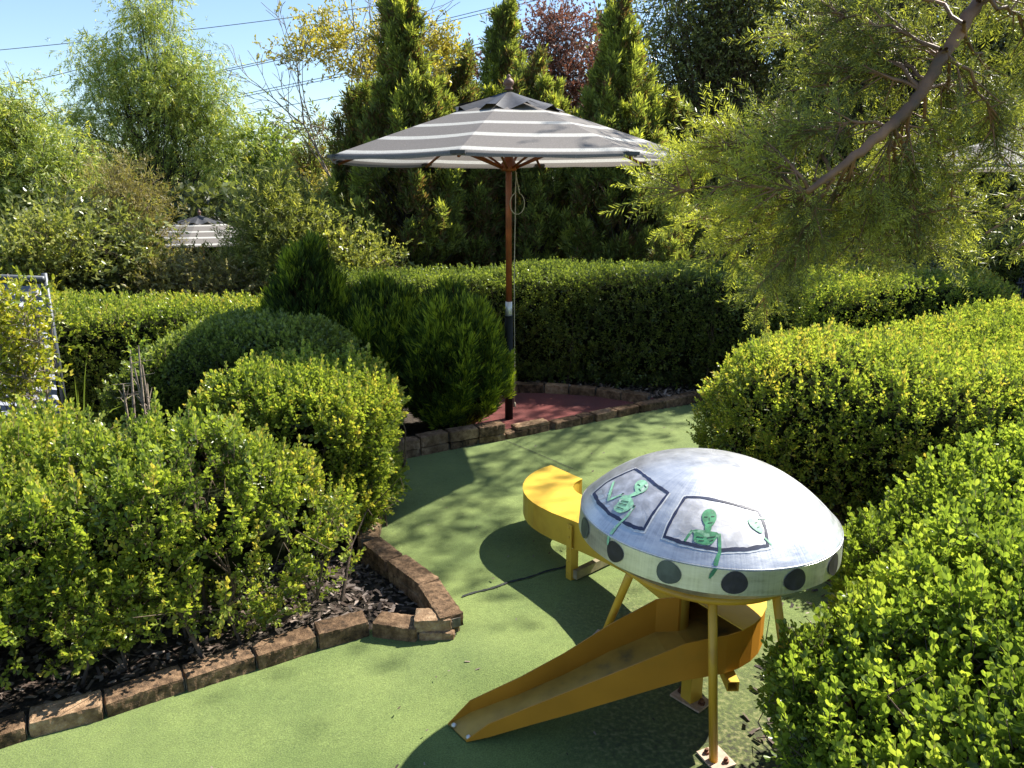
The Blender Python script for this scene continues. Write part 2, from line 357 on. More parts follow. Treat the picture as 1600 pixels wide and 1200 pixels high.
def mat_saucer():
    m, nt, b = nm('silver_paint'); L = nt.links; tc = N(nt, 'ShaderNodeTexCoord')
    mp = N(nt, 'ShaderNodeMapping'); mp.inputs['Scale'].default_value = (9, 9, 40); L.new(tc.outputs['Object'], mp.inputs[0])
    n1 = N(nt, 'ShaderNodeTexNoise'); n1.inputs['Scale'].default_value = 1; n1.inputs['Detail'].default_value = 8; n1.inputs['Roughness'].default_value = .7; L.new(mp.outputs[0], n1.inputs['Vector'])
    # brush streaks running round the dome
    sx = N(nt, 'ShaderNodeSeparateXYZ'); L.new(tc.outputs['Object'], sx.inputs[0])
    an = N(nt, 'ShaderNodeMath', operation='ARCTAN2'); L.new(sx.outputs[1], an.inputs[0]); L.new(sx.outputs[0], an.inputs[1])
    cx = N(nt, 'ShaderNodeCombineXYZ'); L.new(an.outputs[0], cx.inputs[0]); L.new(sx.outputs[2], cx.inputs[1])
    m2 = N(nt, 'ShaderNodeMapping'); m2.inputs['Scale'].default_value = (60, 5, 1); L.new(cx.outputs[0], m2.inputs[0])
    n2 = N(nt, 'ShaderNodeTexNoise'); n2.inputs['Scale'].default_value = 1.0; n2.inputs['Detail'].default_value = 6; L.new(m2.outputs[0], n2.inputs['Vector'])
    r = ramp(nt, [(.3, (.42, .42, .44)), (.48, (.66, .66, .67)), (.68, (.82, .815, .80))]); 
    ad = N(nt, 'ShaderNodeMath', operation='MULTIPLY_ADD'); L.new(n1.outputs['Fac'], ad.inputs[0]); ad.inputs[1].default_value = .68
    mu = N(nt, 'ShaderNodeMath', operation='MULTIPLY'); L.new(n2.outputs['Fac'], mu.inputs[0]); mu.inputs[1].default_value = .32; L.new(mu.outputs[0], ad.inputs[2])
    L.new(ad.outputs[0], r.inputs[0]); L.new(r.outputs[0], b.inputs['Base Color'])
    b.inputs['Metallic'].default_value = .8
    rr = ramp(nt, [(.35, (.29, .29, .29)), (.65, (.43, .43, .43))]); L.new(ad.outputs[0], rr.inputs[0]); L.new(rr.outputs[0], b.inputs['Roughness'])
    bp = N(nt, 'ShaderNodeBump'); bp.inputs['Strength'].default_value = .2; bp.inputs['Distance'].default_value = .004; L.new(ad.outputs[0], bp.inputs['Height']); L.new(bp.outputs[0], b.inputs['Normal'])
    return m
M_sil = mat_saucer()
def mat_canopy():
    m, nt, b = nm('striped_canvas'); L = nt.links
    a = N(nt, 'ShaderNodeAttribute', attribute_name='rad'); W = (.66, .645, .60); K = (.26, .235, .215)
    e = .0; st = [(0, K)]
    for p0, p1 in ((.315, .355), (.52, .563), (.71, .755), (.915, .962)): st += [(p0, W), (p1, K)]
    r = ramp(nt, st, 'CONSTANT'); L.new(a.outputs['Fac'], r.inputs[0])
    tc = N(nt, 'ShaderNodeTexCoord'); n1 = N(nt, 'ShaderNodeTexNoise'); n1.inputs['Scale'].default_value = 140; n1.inputs['Detail'].default_value = 2; L.new(tc.outputs['Object'], n1.inputs['Vector'])
    r2 = ramp(nt, [(.3, (.8, .8, .8)), (.62, (1, 1, 1)), (.74, (1.5, 1.5, 1.5))]); L.new(n1.outputs['Fac'], r2.inputs[0])
    x = N(nt, 'ShaderNodeMixRGB', blend_type='MULTIPLY'); x.inputs[0].default_value = 1; L.new(r.outputs[0], x.inputs[1]); L.new(r2.outputs[0], x.inputs[2])
    L.new(x.outputs[0], b.inputs['Base Color']); b.inputs['Roughness'].default_value = .6; b.inputs['Specular IOR Level'].default_value = .35
    t = N(nt, 'ShaderNodeBsdfTranslucent'); L.new(x.outputs[0], t.inputs[0]); ms = N(nt, 'ShaderNodeMixShader'); ms.inputs[0].default_value = .36
    L.new(b.outputs[0], ms.inputs[1]); L.new(t.outputs[0], ms.inputs[2]); L.new(ms.outputs[0], nt.nodes['Material Output'].inputs[0])
    return m
M_can = mat_canopy()
M_vent = simple('dark_canvas', (.05, .05, .055), .6, var=.2, scale=30)

# ---------------------------------------------------------------- ground sheets
TURF = [(-3.4, -1), (-3.4, 1.0)]+[tuple((gnd(px, py)+np.array([-.03, .05, 0]))[:2]) for px, py in ((-330, 1285), (-90, 1200), (165, 1122), (402, 1044), (498, 1013), (580, 992), (652, 1002), (700, 1000))]
TURF += [(-.30, 2.98), (-.45, 3.28), (-.68, 3.62), (-.80, 3.95), (-.84, 4.3), (-.92, 5.12), (.30, 5.64), (.37, 5.76), (1.7, 6.45), (1.9, 6.2), (1.7, 4.9), (1.55, 4.2), (1.75, 3.5), (1.65, 2.9), (1.45, 2.2), (1.3, 1.4), (1.3, -1)]
PAD = [(-.62, 5.9), (-.45, 5.46), (.28, 5.66), (.38, 5.86), (1.6, 6.5), (1.15, 6.62), (.55, 6.85), (.05, 6.95), (-.7, 7.0)]
def inside(poly, x, y):
    c = np.zeros(x.shape, bool); n = len(poly)
    for i in range(n):
        x0, y0 = poly[i]; x1, y1 = poly[(i+1) % n]
        k = ((y0 > y) != (y1 > y)) & (x < (x1-x0)*(y-y0)/((y1-y0) or 1e-9)+x0); c ^= k
    return c
def turf_h(x, y):
    h = .030*np.exp(-(((x+.02)/.42)**2+((y-2.62)/.22)**2)) - .016*np.exp(-(((x+.55)/.5)**2+((y-2.62)/.25)**2))
    h = h+.004*np.sin(x*3.1+1)*np.cos(y*2.3)
    return h
def sheet(name, poly, step, hf, z, mat, wear=False, th=None):
    xs = np.arange(min(p[0] for p in poly), max(p[0] for p in poly)+step, step); ys = np.arange(min(p[1] for p in poly), max(p[1] for p in poly)+step, step)
    X, Y = np.meshgrid(xs, ys); Z = hf(X, Y)+z
    cx = (X[:-1, :-1]+X[1:, 1:])/2; cy = (Y[:-1, :-1]+Y[1:, 1:])/2; k = inside(poly, cx, cy).ravel()
    W = len(xs); i = np.arange(X.size).reshape(X.shape)[:-1, :-1].ravel()[k]
    F = np.stack([i, i+1, i+W+1, i+W], -1)
    used = np.unique(F); re = np.zeros(X.size, int); re[used] = np.arange(len(used))
    V = np.stack([X.ravel(), Y.ravel(), Z.ravel()], -1)[used]; F = re[F]
    me = bpy.data.meshes.new(name); me.from_pydata(V.tolist(), [], F.tolist()); me.polygons.foreach_set('use_smooth', [True]*len(F)); me.update()
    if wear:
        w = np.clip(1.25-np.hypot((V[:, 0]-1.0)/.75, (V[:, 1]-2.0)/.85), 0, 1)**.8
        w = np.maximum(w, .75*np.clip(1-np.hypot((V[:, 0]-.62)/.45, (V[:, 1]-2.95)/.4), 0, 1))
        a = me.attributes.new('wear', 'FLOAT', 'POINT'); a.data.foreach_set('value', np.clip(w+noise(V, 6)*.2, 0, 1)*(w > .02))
    return tag(link(name, me, mat), kind='structure')
def terrain():
    n = 90; u = np.linspace(-1, 1, n); g = np.sign(u)*(np.abs(u)**2.2)*400
    X, Y = np.meshgrid(g, g+6); d = np.clip(Y-9, 0, 1e9)
    Z = -.03-np.clip(d*.13, 0, 2.2)*np.clip((6-X)/6, 0, 1)
    V = np.stack([X.ravel(), Y.ravel(), Z.ravel()], -1); i = np.arange(n*n).reshape(n, n)[:-1, :-1].ravel()
    me = bpy.data.meshes.new('ground'); me.from_pydata(V.tolist(), [], np.stack([i, i+1, i+n+1, i+n], -1).tolist()); me.update()
    tag(link('ground', me, M_far), kind='structure')
terrain()
sheet('garden_bed', [(-9, .3), (9, .3), (9, 9), (-9, 9)], .09, lambda x, y: .012*noise(np.stack([x, y, 0*x], -1), 5)-.012, -.008, M_soil)
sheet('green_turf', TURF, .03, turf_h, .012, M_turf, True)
sheet('red_turf_pad', PAD, .03, lambda x, y: x*0, .014, M_pad)
def seam(name, a, b, w, wob=.004):
    a = np.array(a); b = np.array(b); n = 40; t = np.linspace(0, 1, n)[:, None]; p = a+(b-a)*t; d = unit(b-a); q = np.array([-d[1], d[0], 0])
    r = random.Random(3); V = []
    for i in range(n):
        o = math.sin(i*.5)*wob; ww = w*(.6+.7*r.random()); z = float(turf_h(p[i, 0], p[i, 1]))+.017
        for s in (-1, 1): V.append((p[i, 0]+q[0]*(o+s*ww), p[i, 1]+q[1]*(o+s*ww), z))
    m = MB(); m.add(V, [(2*i, 2*i+1, 2*i+3, 2*i+2) for i in range(n-1)]); tag(m.build(name, M_seam), kind='structure')
seam('turf_seam', gnd(722, 937), gnd(900, 884), .007)
seam('turf_seam', gnd(776, 686), gnd(905, 740), .003, .001)

# ---------------------------------------------------------------- brick edgings
def brick_run(label, courses, w=.105):
    """courses: list of (front polyline points, z0, z1, side) - one block between every two points"""
    m = MB(); tones = []
    import bmesh
    bmx = bmesh.new(); lay = None
    for pts, z0, z1, side in courses:
        for i in range(len(pts)-1):
            a = np.array(pts[i][:2]); b = np.array(pts[i+1][:2]); L = np.linalg.norm(b-a); d = (b-a)/L; nrm = np.array([-d[1], d[0]])*side
            g = .005; dz = random.uniform(-.005, .005); n0 = len(bmx.verts)
            nx = max(4, int(L/.013)); ny = 7; nz = 5
            tone = random.random(); tw = random.uniform(-.02, .02); off = random.uniform(-.004, .008)
            vs = {}
            def P(i_, j_, k_):
                key = (i_, j_, k_)
                if key in vs: return vs[key]
                u = i_/nx; v = j_/ny; q = k_/nz
                ex = min(i_, nx-i_)/nx*L; rr = .006
                p = a+d*(g+(L-2*g)*u)+nrm*(off+w*v+tw*(u-.5)); z = z0+(z1+dz-z0)*q
                # rounded arrises
                if k_ == nz and (i_ in (0, nx) or j_ in (0, ny)): z -= rr*.6
                c_ = (a+b)/2+nrm*w/2
                if (i_ in (0, nx)) + (j_ in (0, ny)) + (k_ == nz) >= 2: p = p+(c_-p)*min(.05, rr/max(L, .1))
                pp = np.array([p[0], p[1], z]); n2 = np.array([noise(pp[None], 70, t)[0] for t in range(3)]); n3 = np.array([random.gauss(0, 1) for _ in range(3)])
                pp = pp+n2*.0016+n3*.0007
                r_ = bmx.verts.new(pp); vs[key] = r_; return r_
            def quad(A, B, C_, D): 
                f = bmx.faces.new((A, B, C_, D)); f.smooth = False; tones.append(tone)
            for i_ in range(nx):
                for j_ in range(ny): quad(P(i_, j_, nz), P(i_+1, j_, nz), P(i_+1, j_+1, nz), P(i_, j_+1, nz))
                for k_ in range(nz):
                    quad(P(i_, 0, k_), P(i_+1, 0, k_), P(i_+1, 0, k_+1), P(i_, 0, k_+1)); quad(P(i_+1, ny, k_), P(i_, ny, k_), P(i_, ny, k_+1), P(i_+1, ny, k_+1))
            for j_ in range(ny):
                for k_ in range(nz):
                    quad(P(0, j_+1, k_), P(0, j_, k_), P(0, j_, k_+1), P(0, j_+1, k_+1)); quad(P(nx, j_, k_), P(nx, j_+1, k_), P(nx, j_+1, k_+1), P(nx, j_, k_+1))
    me = bpy.data.meshes.new('blocks'); bmesh.ops.recalc_face_normals(bmx, faces=bmx.faces); bmx.to_mesh(me); bmx.free()
    at_ = me.attributes.new('tone', 'FLOAT', 'FACE'); at_.data.foreach_set('value', tones)
    root = empty('brick_edging', (courses[0][0][0][0], courses[0][0][0][1], 0), label, 'brick edging', 'brick edgings round the beds')
    link('block_course', me, M_brick, root)
    mo = MB()
    for pts, z0, z1, side in courses:
        for i in range(len(pts)-1):
            a = np.array(pts[i][:2]); b = np.array(pts[i+1][:2]); L = np.linalg.norm(b-a); d = (b-a)/L; nrm = np.array([-d[1], d[0]])*side
            c = (a+b)/2+nrm*w*.52; mo.box((c[0], c[1], (z0+z1)/2-.008), (L-.004, w-.034, (z1-z0)-.018), math.atan2(d[1], d[0]))
    mo.build('mortar', M_mort, root)
    return root
A = [gnd(*p, .012) for p in ((-330, 1285), (-200, 1238), (-90, 1200), (45, 1157), (165, 1122), (292, 1082), (402, 1044), (498, 1013), (580, 992), (652, 1002), (712, 1001))]
brick_run('low sandstone edging in front of the near left boxwood hedge, curving to a stepped corner', [
    (A[:-1], 0, .072, 1), ([A[-2], A[-1]], 0, .046, 1), ([A[-2]+np.array([-.02, .006, 0]), A[-1]+np.array([-.012, .004, 0])], .050, .103, 1)])
B0 = gnd(727, 990, .012)
Bv = [B0, gnd(686, 905, .11), gnd(634, 865, .11), gnd(592, 838, .11), np.array([-.74, 3.95, 0]), np.array([-.78, 4.3, 0]), np.array([-.83, 4.7, 0]), np.array([-.9, 5.08, 0])]
Bl = [b_+np.array([-.012*(i_ == 0), .012*(i_ == 0), 0]) for i_, b_ in enumerate(Bv)]
brick_run('sandstone block edging running back from the corner beside the green turf', [(Bl, 0, .048, 1), (Bv, .052, .112, 1)])
Cb = [gnd(*p, .012) for p in ((620, 719), (658, 712), (703, 703), (749, 695), (791, 688), (826, 681), (861, 674))]
brick_run('two course brick edging under the round dark conifers, before the red pad', [(Cb, 0, .066, 1), (Cb[:5], .070, .142, 1), ([Cb[5]*.5+Cb[4]*.5, Cb[6]], .070, .092, 1)])
Db = [gnd(*p, .012) for p in ((869, 673), (910, 664), (930, 659), (966, 652), (1000, 645), (1040, 637), (1090, 627), (1150, 617))]
brick_run('single course brick edging slanting along the right edge of the red pad', [(Db, 0, .075, 1)])
Eb = [np.array([-1.3, 7.05, 0]), np.array([-.9, 7.02, 0]), np.array([-.5, 6.98, 0]), np.array([-.2, 6.95, 0])]+[gnd(*p, .012) for p in ((808, 614), (850, 615), (888, 617), (930, 620), (969, 626), (1011, 632))]
brick_run('brick edging behind the red pad at the foot of the back hedge', [(Eb, 0, .09, 1)])
Fb = [np.array([1.52, 3.3, 0]), np.array([1.62, 3.6, 0]), np.array([1.70, 3.9, 0]), np.array([1.5, 4.25, 0])]
brick_run('red brown brick edging just right of the saucer, below the big right hedge', [(Fb, 0, .09, -1), (Fb, .095, .17, -1)])

# ---------------------------------------------------------------- mulch chips
def chips(name, poly, n, size, mat, z=.0, label=None, kind='stuff'):
    xs = [p[0] for p in poly]; ys = [p[1] for p in poly]
    p = np.stack([rng.uniform(min(xs), max(xs), n*3), rng.uniform(min(ys), max(ys), n*3)], -1)
    k = inside(poly, p[:, 0], p[:, 1]); p = p[k][:n]
    pos = np.c_[p, np.full(len(p), z)+rng.uniform(0, .012, len(p))]
    d = rng.normal(size=(len(p), 3))*np.array([1, 1, .18]); 
    T = T_from([([(-.2, 0, 0), (.2, 0, 0), (.15, 1, .02), (-.15, 1, .02)], [(0, 1, 2), (0, 2, 3)], 0, 0)])
    o = tri_mesh(name, [scatter(T, pos, frames_up(d, .3), rng.uniform(.5, 1.4, len(p))*size, rng.random(len(p)))], mat)
    return tag(o, label, name.replace('_', ' ') if label else None, kind=kind)
M_chip = leafmat('wood_chip', G((0, (.035, .022, .016)), (.6, (.11, .075, .055)), (1, (.30, .24, .20))), .05, .7)
chips('wood_chip_mulch', [(-4, 1.0), (-1.78, 2.35), (-1.05, 2.9), (-.4, 3.08), (-.7, 3.6), (-.95, 5.0), (-4, 5)], 16000, .035, M_chip, .0, 'dark wood chip mulch under the left hedges')
chips('fallen_litter', [(.85, 1.4), (1.3, 1.4), (1.75, 2.6), (1.75, 3.5), (1.5, 4.3), (1.2, 4.2), (1.1, 2.8), (.8, 2.3)], 500, .028, M_chip, .014, 'dry leaf litter on the turf right of the saucer')
chips('dry_mulch', [(.2, 6.95), (1.7, 6.55), (2.2, 6.3), (2.2, 7.3), (.1, 7.3)], 2500, .04, leafmat('dry_leaf', G((0, (.08, .055, .04)), (.6, (.22, .16, .12)), (1, (.55, .46, .38))), .05, .7), .0, 'pale dry leaves at the foot of the back hedge')

chips('fallen_leaves', [(-1.6, 1.6), (-.3, 2.7), (-.5, 4.0), (-.7, 5.0), (1.4, 6.1), (1.5, 4.8), (1.0, 1.2)], 150, .016, M_chip, .028, 'scattered bits of dry leaf on the green turf')
# ---------------------------------------------------------------- hedges
def poly_sdf(poly, x, y):
    d = np.full(x.shape, 1e9); n = len(poly)
    for i in range(n):
        ax, ay = poly[i]; bx, by = poly[(i+1) % n]; ex, ey = bx-ax, by-ay
        t = np.clip(((x-ax)*ex+(y-ay)*ey)/(ex*ex+ey*ey), 0, 1); d = np.minimum(d, np.hypot(x-ax-ex*t, y-ay-ey*t))
    return np.where(inside(poly, x, y), -d, d)
def prism(poly, z0, z1, r=.12, amp=.05, nf=2.2):     # z1 may be a function of x,y
    def f(p):
        d2 = poly_sdf(poly, p[:, 0], p[:, 1])+r; top = z1(p[:, 0], p[:, 1]) if callable(z1) else z1
        dz = np.maximum(p[:, 2]-top, z0-p[:, 2])+r
        return np.hypot(np.maximum(d2, 0), np.maximum(dz, 0))+np.minimum(np.maximum(d2, dz), 0)-r+amp*noise(p, nf)+amp*.35*noise(p, nf*3.2, 1)
    return f
def sample(f, lo, hi, n, depth, power=1.5):
    lo = np.array(lo); hi = np.array(hi); P = []; Nn = []; D = []; tot = 0
    for _ in range(200):
        p = rng.uniform(lo, hi, (60000, 3)); d = f(p)
        k = (d < 0) & (d > -depth) & (rng.random(len(p)) < (1+d/depth)**power)
        p = p[k]; d = d[k]; P.append(p); D.append(d); tot += len(p)
        if tot >= n: break
    P = np.concatenate(P)[:n]; D = np.concatenate(D)[:n]; e = .02
    g = np.stack([f(P+np.eye(3)[i]*e)-f(P-np.eye(3)[i]*e) for i in range(3)], -1)
    return P, unit(g), D
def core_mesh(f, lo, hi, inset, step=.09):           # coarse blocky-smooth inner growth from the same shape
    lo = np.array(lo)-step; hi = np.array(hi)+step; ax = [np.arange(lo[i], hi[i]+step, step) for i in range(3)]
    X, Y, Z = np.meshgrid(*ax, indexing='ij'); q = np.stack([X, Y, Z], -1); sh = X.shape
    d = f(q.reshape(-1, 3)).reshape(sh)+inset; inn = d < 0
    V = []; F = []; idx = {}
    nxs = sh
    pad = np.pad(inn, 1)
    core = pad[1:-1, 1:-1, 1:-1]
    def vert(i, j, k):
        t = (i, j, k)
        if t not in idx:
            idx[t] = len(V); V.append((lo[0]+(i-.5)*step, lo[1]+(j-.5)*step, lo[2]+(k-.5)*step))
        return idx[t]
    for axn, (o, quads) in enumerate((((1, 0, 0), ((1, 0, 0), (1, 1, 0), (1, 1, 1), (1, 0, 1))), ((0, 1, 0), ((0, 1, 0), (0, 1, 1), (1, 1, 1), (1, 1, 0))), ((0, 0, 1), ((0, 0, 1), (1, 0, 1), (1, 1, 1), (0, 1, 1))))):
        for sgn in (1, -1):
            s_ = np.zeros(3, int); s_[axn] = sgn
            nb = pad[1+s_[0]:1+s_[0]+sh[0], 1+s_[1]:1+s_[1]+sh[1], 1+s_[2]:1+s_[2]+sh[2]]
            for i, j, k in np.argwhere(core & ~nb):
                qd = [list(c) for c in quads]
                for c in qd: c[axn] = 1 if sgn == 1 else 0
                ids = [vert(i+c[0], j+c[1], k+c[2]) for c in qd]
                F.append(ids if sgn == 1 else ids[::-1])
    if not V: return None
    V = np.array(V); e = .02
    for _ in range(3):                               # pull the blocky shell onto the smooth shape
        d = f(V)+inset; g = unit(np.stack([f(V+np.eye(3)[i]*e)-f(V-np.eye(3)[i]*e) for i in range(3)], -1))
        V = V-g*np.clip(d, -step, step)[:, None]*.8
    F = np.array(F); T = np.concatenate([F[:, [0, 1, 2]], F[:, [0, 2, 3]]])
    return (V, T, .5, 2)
def hedge(label, f, lo, hi, n, size, mat, tmpl, group=None, base=(0, 0, 0), depth=.14, inset=.15, up=.8, rnd=.55, stems=0, sparse=None, name='boxwood_hedge', cat='hedge', core=True, twigmat=None, shoots=0, tone=0, bare=False):
    P, Nn, D = sample(f, lo, hi, n, depth)
    bald = .35+1.6*(noise(P, 3.2, 3)+.35)
    if bare: k = rng.random(len(P)) < np.clip(bald, .22, 1); P, Nn, D = P[k], Nn[k], D[k]
    if sparse is not None:
        k = rng.random(len(P)) < sparse(P); P, Nn, D = P[k], Nn[k], D[k]
    dirs = Nn*.75+np.array([0, 0, up])+rng.normal(size=P.shape)*rnd
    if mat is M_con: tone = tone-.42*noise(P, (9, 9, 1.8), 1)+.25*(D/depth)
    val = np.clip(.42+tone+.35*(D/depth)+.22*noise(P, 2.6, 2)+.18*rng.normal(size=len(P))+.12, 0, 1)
    parts = []; ids = rng.integers(0, len(tmpl), len(P)); sc = size*rng.uniform(.55, 1.35, len(P))
    fr = frames(dirs)
    for t in range(len(tmpl)):
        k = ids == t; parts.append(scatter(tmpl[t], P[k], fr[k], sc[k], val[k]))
    if shoots:                                       # young shoots standing proud of the clipped face
        k = np.flatnonzero((D > -.04) & (Nn[:, 2] > -.1)); k = rng.choice(k, min(shoots, len(k)), replace=False)
        for j in range(2):
            q = P[k]+(Nn[k]*.35+np.array([0, 0, 1.]))*size*.55*j
            parts.append(scatter(tmpl[j % len(tmpl)], q, frames(Nn[k]*.4+np.array([0, 0, 1.2])+rng.normal(size=q.shape)*.2), sc[k]*1.0, np.clip(val[k]+.12, 0, 1)))
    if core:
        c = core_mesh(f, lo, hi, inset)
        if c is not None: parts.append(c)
    root = empty(name, (float(np.mean([lo[0], hi[0]])), float(np.mean([lo[1], hi[1]])), 0), label, cat, group)
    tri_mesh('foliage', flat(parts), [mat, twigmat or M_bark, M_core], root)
    if stems:
        S = []; sel = rng.choice(len(P), stems, replace=False)
        for i in sel:
            t = P[i]; b = np.array([t[0]+rng.normal()*.10, t[1]+rng.normal()*.10, 0])
            b[:2] = b[:2]+Nn[i, :2]*-.12
            mid = b*.5+t*.5+rng.normal(size=3)*.05; mid2 = mid*.4+t*.6+rng.normal(size=3)*.03
            S += [(b, mid, .009, .007), (mid, mid2, .007, .0045), (mid2, t, .0045, .002)]
            for _q in range(3): e_ = mid+rng.normal(size=3)*.10+np.array([0, 0, .12]); S += [(mid, e_, .004, .0018), (e_, e_+rng.normal(size=3)*.07+np.array([0, 0, .05]), .002, .001)]
        p0, p1, r0, r1 = map(np.array, zip(*S))
        tri_mesh('stem', [segs(p0, p1, r0*rng.uniform(.6, 1.3, len(r0)), r1, 0, .5, 5)], [twigmat or M_bark], root)
    return root
HG = 'clipped boxwood hedges round the course'
lowsp = lambda a, b: (lambda P: np.clip((P[:, 2]-a)/(b-a), .12, 1))
# near left hedge behind the front edging
PL = [(-4.2, 1.9), (-2.9, 1.60), (-1.86, 2.22), (-1.06, 2.77), (-.62, 3.02), (-.92, 3.32), (-1.4, 3.42), (-2.4, 3.5), (-4.2, 3.4)]
topL = lambda x, y: .79-.22*np.clip((x+1.3)/.5, 0, 1)+.05*np.clip((-2.2-x)/.6, 0, 1)
fL = prism(PL, .10, topL, .20, .09)
hedge('sunlit boxwood hedge at the left front, bare stems and mulch showing beneath', fL, (-4.2, 1.7, .05), (-.7, 3.6, 1.1), 20000, .074, M_box, S_HI, HG, depth=.22, inset=.26, stems=70, sparse=lowsp(-.5, .35), shoots=420, tone=.04, bare=True)
P2 = [(-1.62, 3.62), (-.84, 3.44), (-.64, 3.68), (-.68, 4.25), (-.84, 4.5), (-1.6, 4.45)]
f2 = prism(P2, .05, .84, .22, .07)
hedge('rounded sunlit boxwood bush overhanging the turf beside the block edging', f2, (-1.8, 3.3, .05), (-.4, 4.7, 1.1), 12500, .070, M_box, S_HI, HG, depth=.2, inset=.22, stems=90,
      sparse=lambda P: np.where((P[:, 1] < 3.75) & (P[:, 0] < -.95) & (P[:, 2] < .70), .12, np.clip((P[:, 2]+.3)/.45, .6, 1)), shoots=320, tone=.04, bare=True)
P3 = [(-2.5, 4.45), (-1.15, 4.7), (-1.1, 5.6), (-2.3, 5.9)]
hedge('shaded rounded boxwood mound behind the left front hedges', prism(P3, .0, lambda x, y: .90-.08*((x+1.75)**2), .3, .05), (-2.7, 4.2, 0), (-.9, 6.1, 1.3), 11000, .076, M_boxshade, S_MD, HG, depth=.1, inset=.12, tone=.12)
P4 = [(-4.6, 5.5), (-2.5, 5.95), (-1.6, 6.2), (-1.5, 7.0), (-4.8, 7.0)]
hedge('long flat topped boxwood hedge beside the shade cloth fence', prism(P4, .0, .88, .1, .035), (-4.9, 5.3, 0), (-1.4, 7.1, 1.1), 15000, .076, M_box, S_MD, HG, depth=.1, inset=.12, tone=.0)
P5 = [(-1.9, 7.25), (0, 7.12), (1.55, 6.85), (2.15, 6.6), (2.7, 6.8), (2.8, 8.1), (-1.9, 8.3)]
hedge('long back hedge with a shaded face behind the red pad', prism(P5, .06, lambda x, y: 1.02+.05*np.sin(x*1.2), .1, .045), (-2, 6.5, 0), (2.9, 8.4, 1.25), 26000, .076, M_boxshade, S_MD, HG, depth=.12, inset=.13, tone=.06, stems=60)
P6 = [(1.04, 4.26), (1.20, 3.9), (1.85, 3.5), (2.8, 3.0), (4.6, 3.5), (5.0, 6.4), (3.5, 6.1), (2.3, 5.35), (1.5, 4.85)]
hedge('broad sunlit flat topped boxwood hedge to the right of the saucer', prism(P6, .06, lambda x, y: .93+.03*np.sin(x*2+y), .42, .05), (1.0, 3.0, 0), (5.1, 6.5, 1.15), 38000, .064, M_box, S_MD, HG, depth=.14, inset=.15, stems=90, tone=.06, shoots=700)
P7 = [(2.5, 6.5), (4.5, 6.7), (4.9, 7.9), (2.9, 8.0)]
hedge('sunlit hedge under the hanging branch, behind the broad right hedge', prism(P7, .0, 1.02, .12, .05), (2.3, 6.2, 0), (5.1, 8.2, 1.2), 11000, .066, M_box, S_MD, HG, depth=.12, inset=.14, tone=.04)
P8 = [(5.0, 7.2), (9, 7.0), (9, 9), (5.3, 9)]
hedge('tall dark hedge in shade at the far right, beside the iron railing', prism(P8, .0, 1.35, .15, .07), (4.8, 6.8, 0), (9.2, 9.2, 1.6), 12000, .08, M_boxshade, S_MD, HG, depth=.14, inset=.16)
P9 = [(.80, .9), (.75, 1.7), (.90, 2.08), (1.13, 2.28), (1.34, 2.5), (1.9, 2.6), (2.7, 2.4), (2.7, .9)]
f9 = prism(P9, .03, lambda x, y: .66+.13*np.clip((x-.9)/.6, 0, 1), .30, .11)
hedge('nearest boxwood bush with large bright leaves at the lower right', f9, (.65, .8, .02), (2.8, 2.8, 1.3), 16000, .076, M_boxg, S_HI, HG, depth=.2, inset=.24, stems=110, shoots=450, sparse=lowsp(-.15, .5))
P10 = [(1.36, 2.62), (1.42, 2.95), (1.75, 3.12), (2.6, 3.05), (3.6, 2.9), (3.6, 2.4), (1.8, 2.4)]
hedge('small bright boxwood bush between the saucer and the broad right hedge', prism(P10, .03, lambda x, y: .54+.33*np.clip((x-1.5)/.6, 0, 1), .13, .06), (1.2, 2.3, 0), (3.7, 3.3, 1.1), 10500, .07, M_boxg, S_HI, HG, depth=.18, inset=.2, stems=50, shoots=260)

# ---------------------------------------------------------------- small round conifers
def ellip(c, r, amp=.05, nf=(3, 3, 1.2), tip=0):
    c = np.array(c); r = np.array(r)
    def f(p):
        q = (p-c)/r; 
        if tip: 
            s = 1-tip*np.clip(q[:, 2], -.2, 1); q = q/np.stack([s, s, np.ones_like(s)], -1)
        return (np.linalg.norm(q, axis=1)-1)*r.min()+amp*noise(p, nf)+.050*noise(p, (9, 9, 1.8), 1)
    return f
def conifer(label, c, r, n, size, tip=0, tone=0, group='round dwarf conifers before the red pad'):
    f = ellip(c, r, tip=tip); lo = np.array(c)-np.array(r)*1.2; hi = np.array(c)+np.array(r)*1.2; lo[2] = max(lo[2], .03)
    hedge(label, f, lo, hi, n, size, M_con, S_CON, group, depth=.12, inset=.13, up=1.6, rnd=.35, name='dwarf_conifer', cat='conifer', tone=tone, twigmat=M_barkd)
conifer('rounded dark conifer nearest the umbrella pole', (-.44, 5.70, .52), (.37, .38, .50), 9500, .13, tone=.10)
conifer('dark round conifer in the middle of its row of three', (-1.06, 5.95, .56), (.40, .40, .50), 9500, .13, tone=.02)
conifer('taller cone shaped conifer at the left end of its row', (-1.62, 6.0, .70), (.36, .36, .72), 8000, .13, tip=.30, tone=.06)
conifer('low conifer tuft hugging the black umbrella post', (-.13, 5.66, .42), (.10, .09, .13), 500, .09, tone=.3)

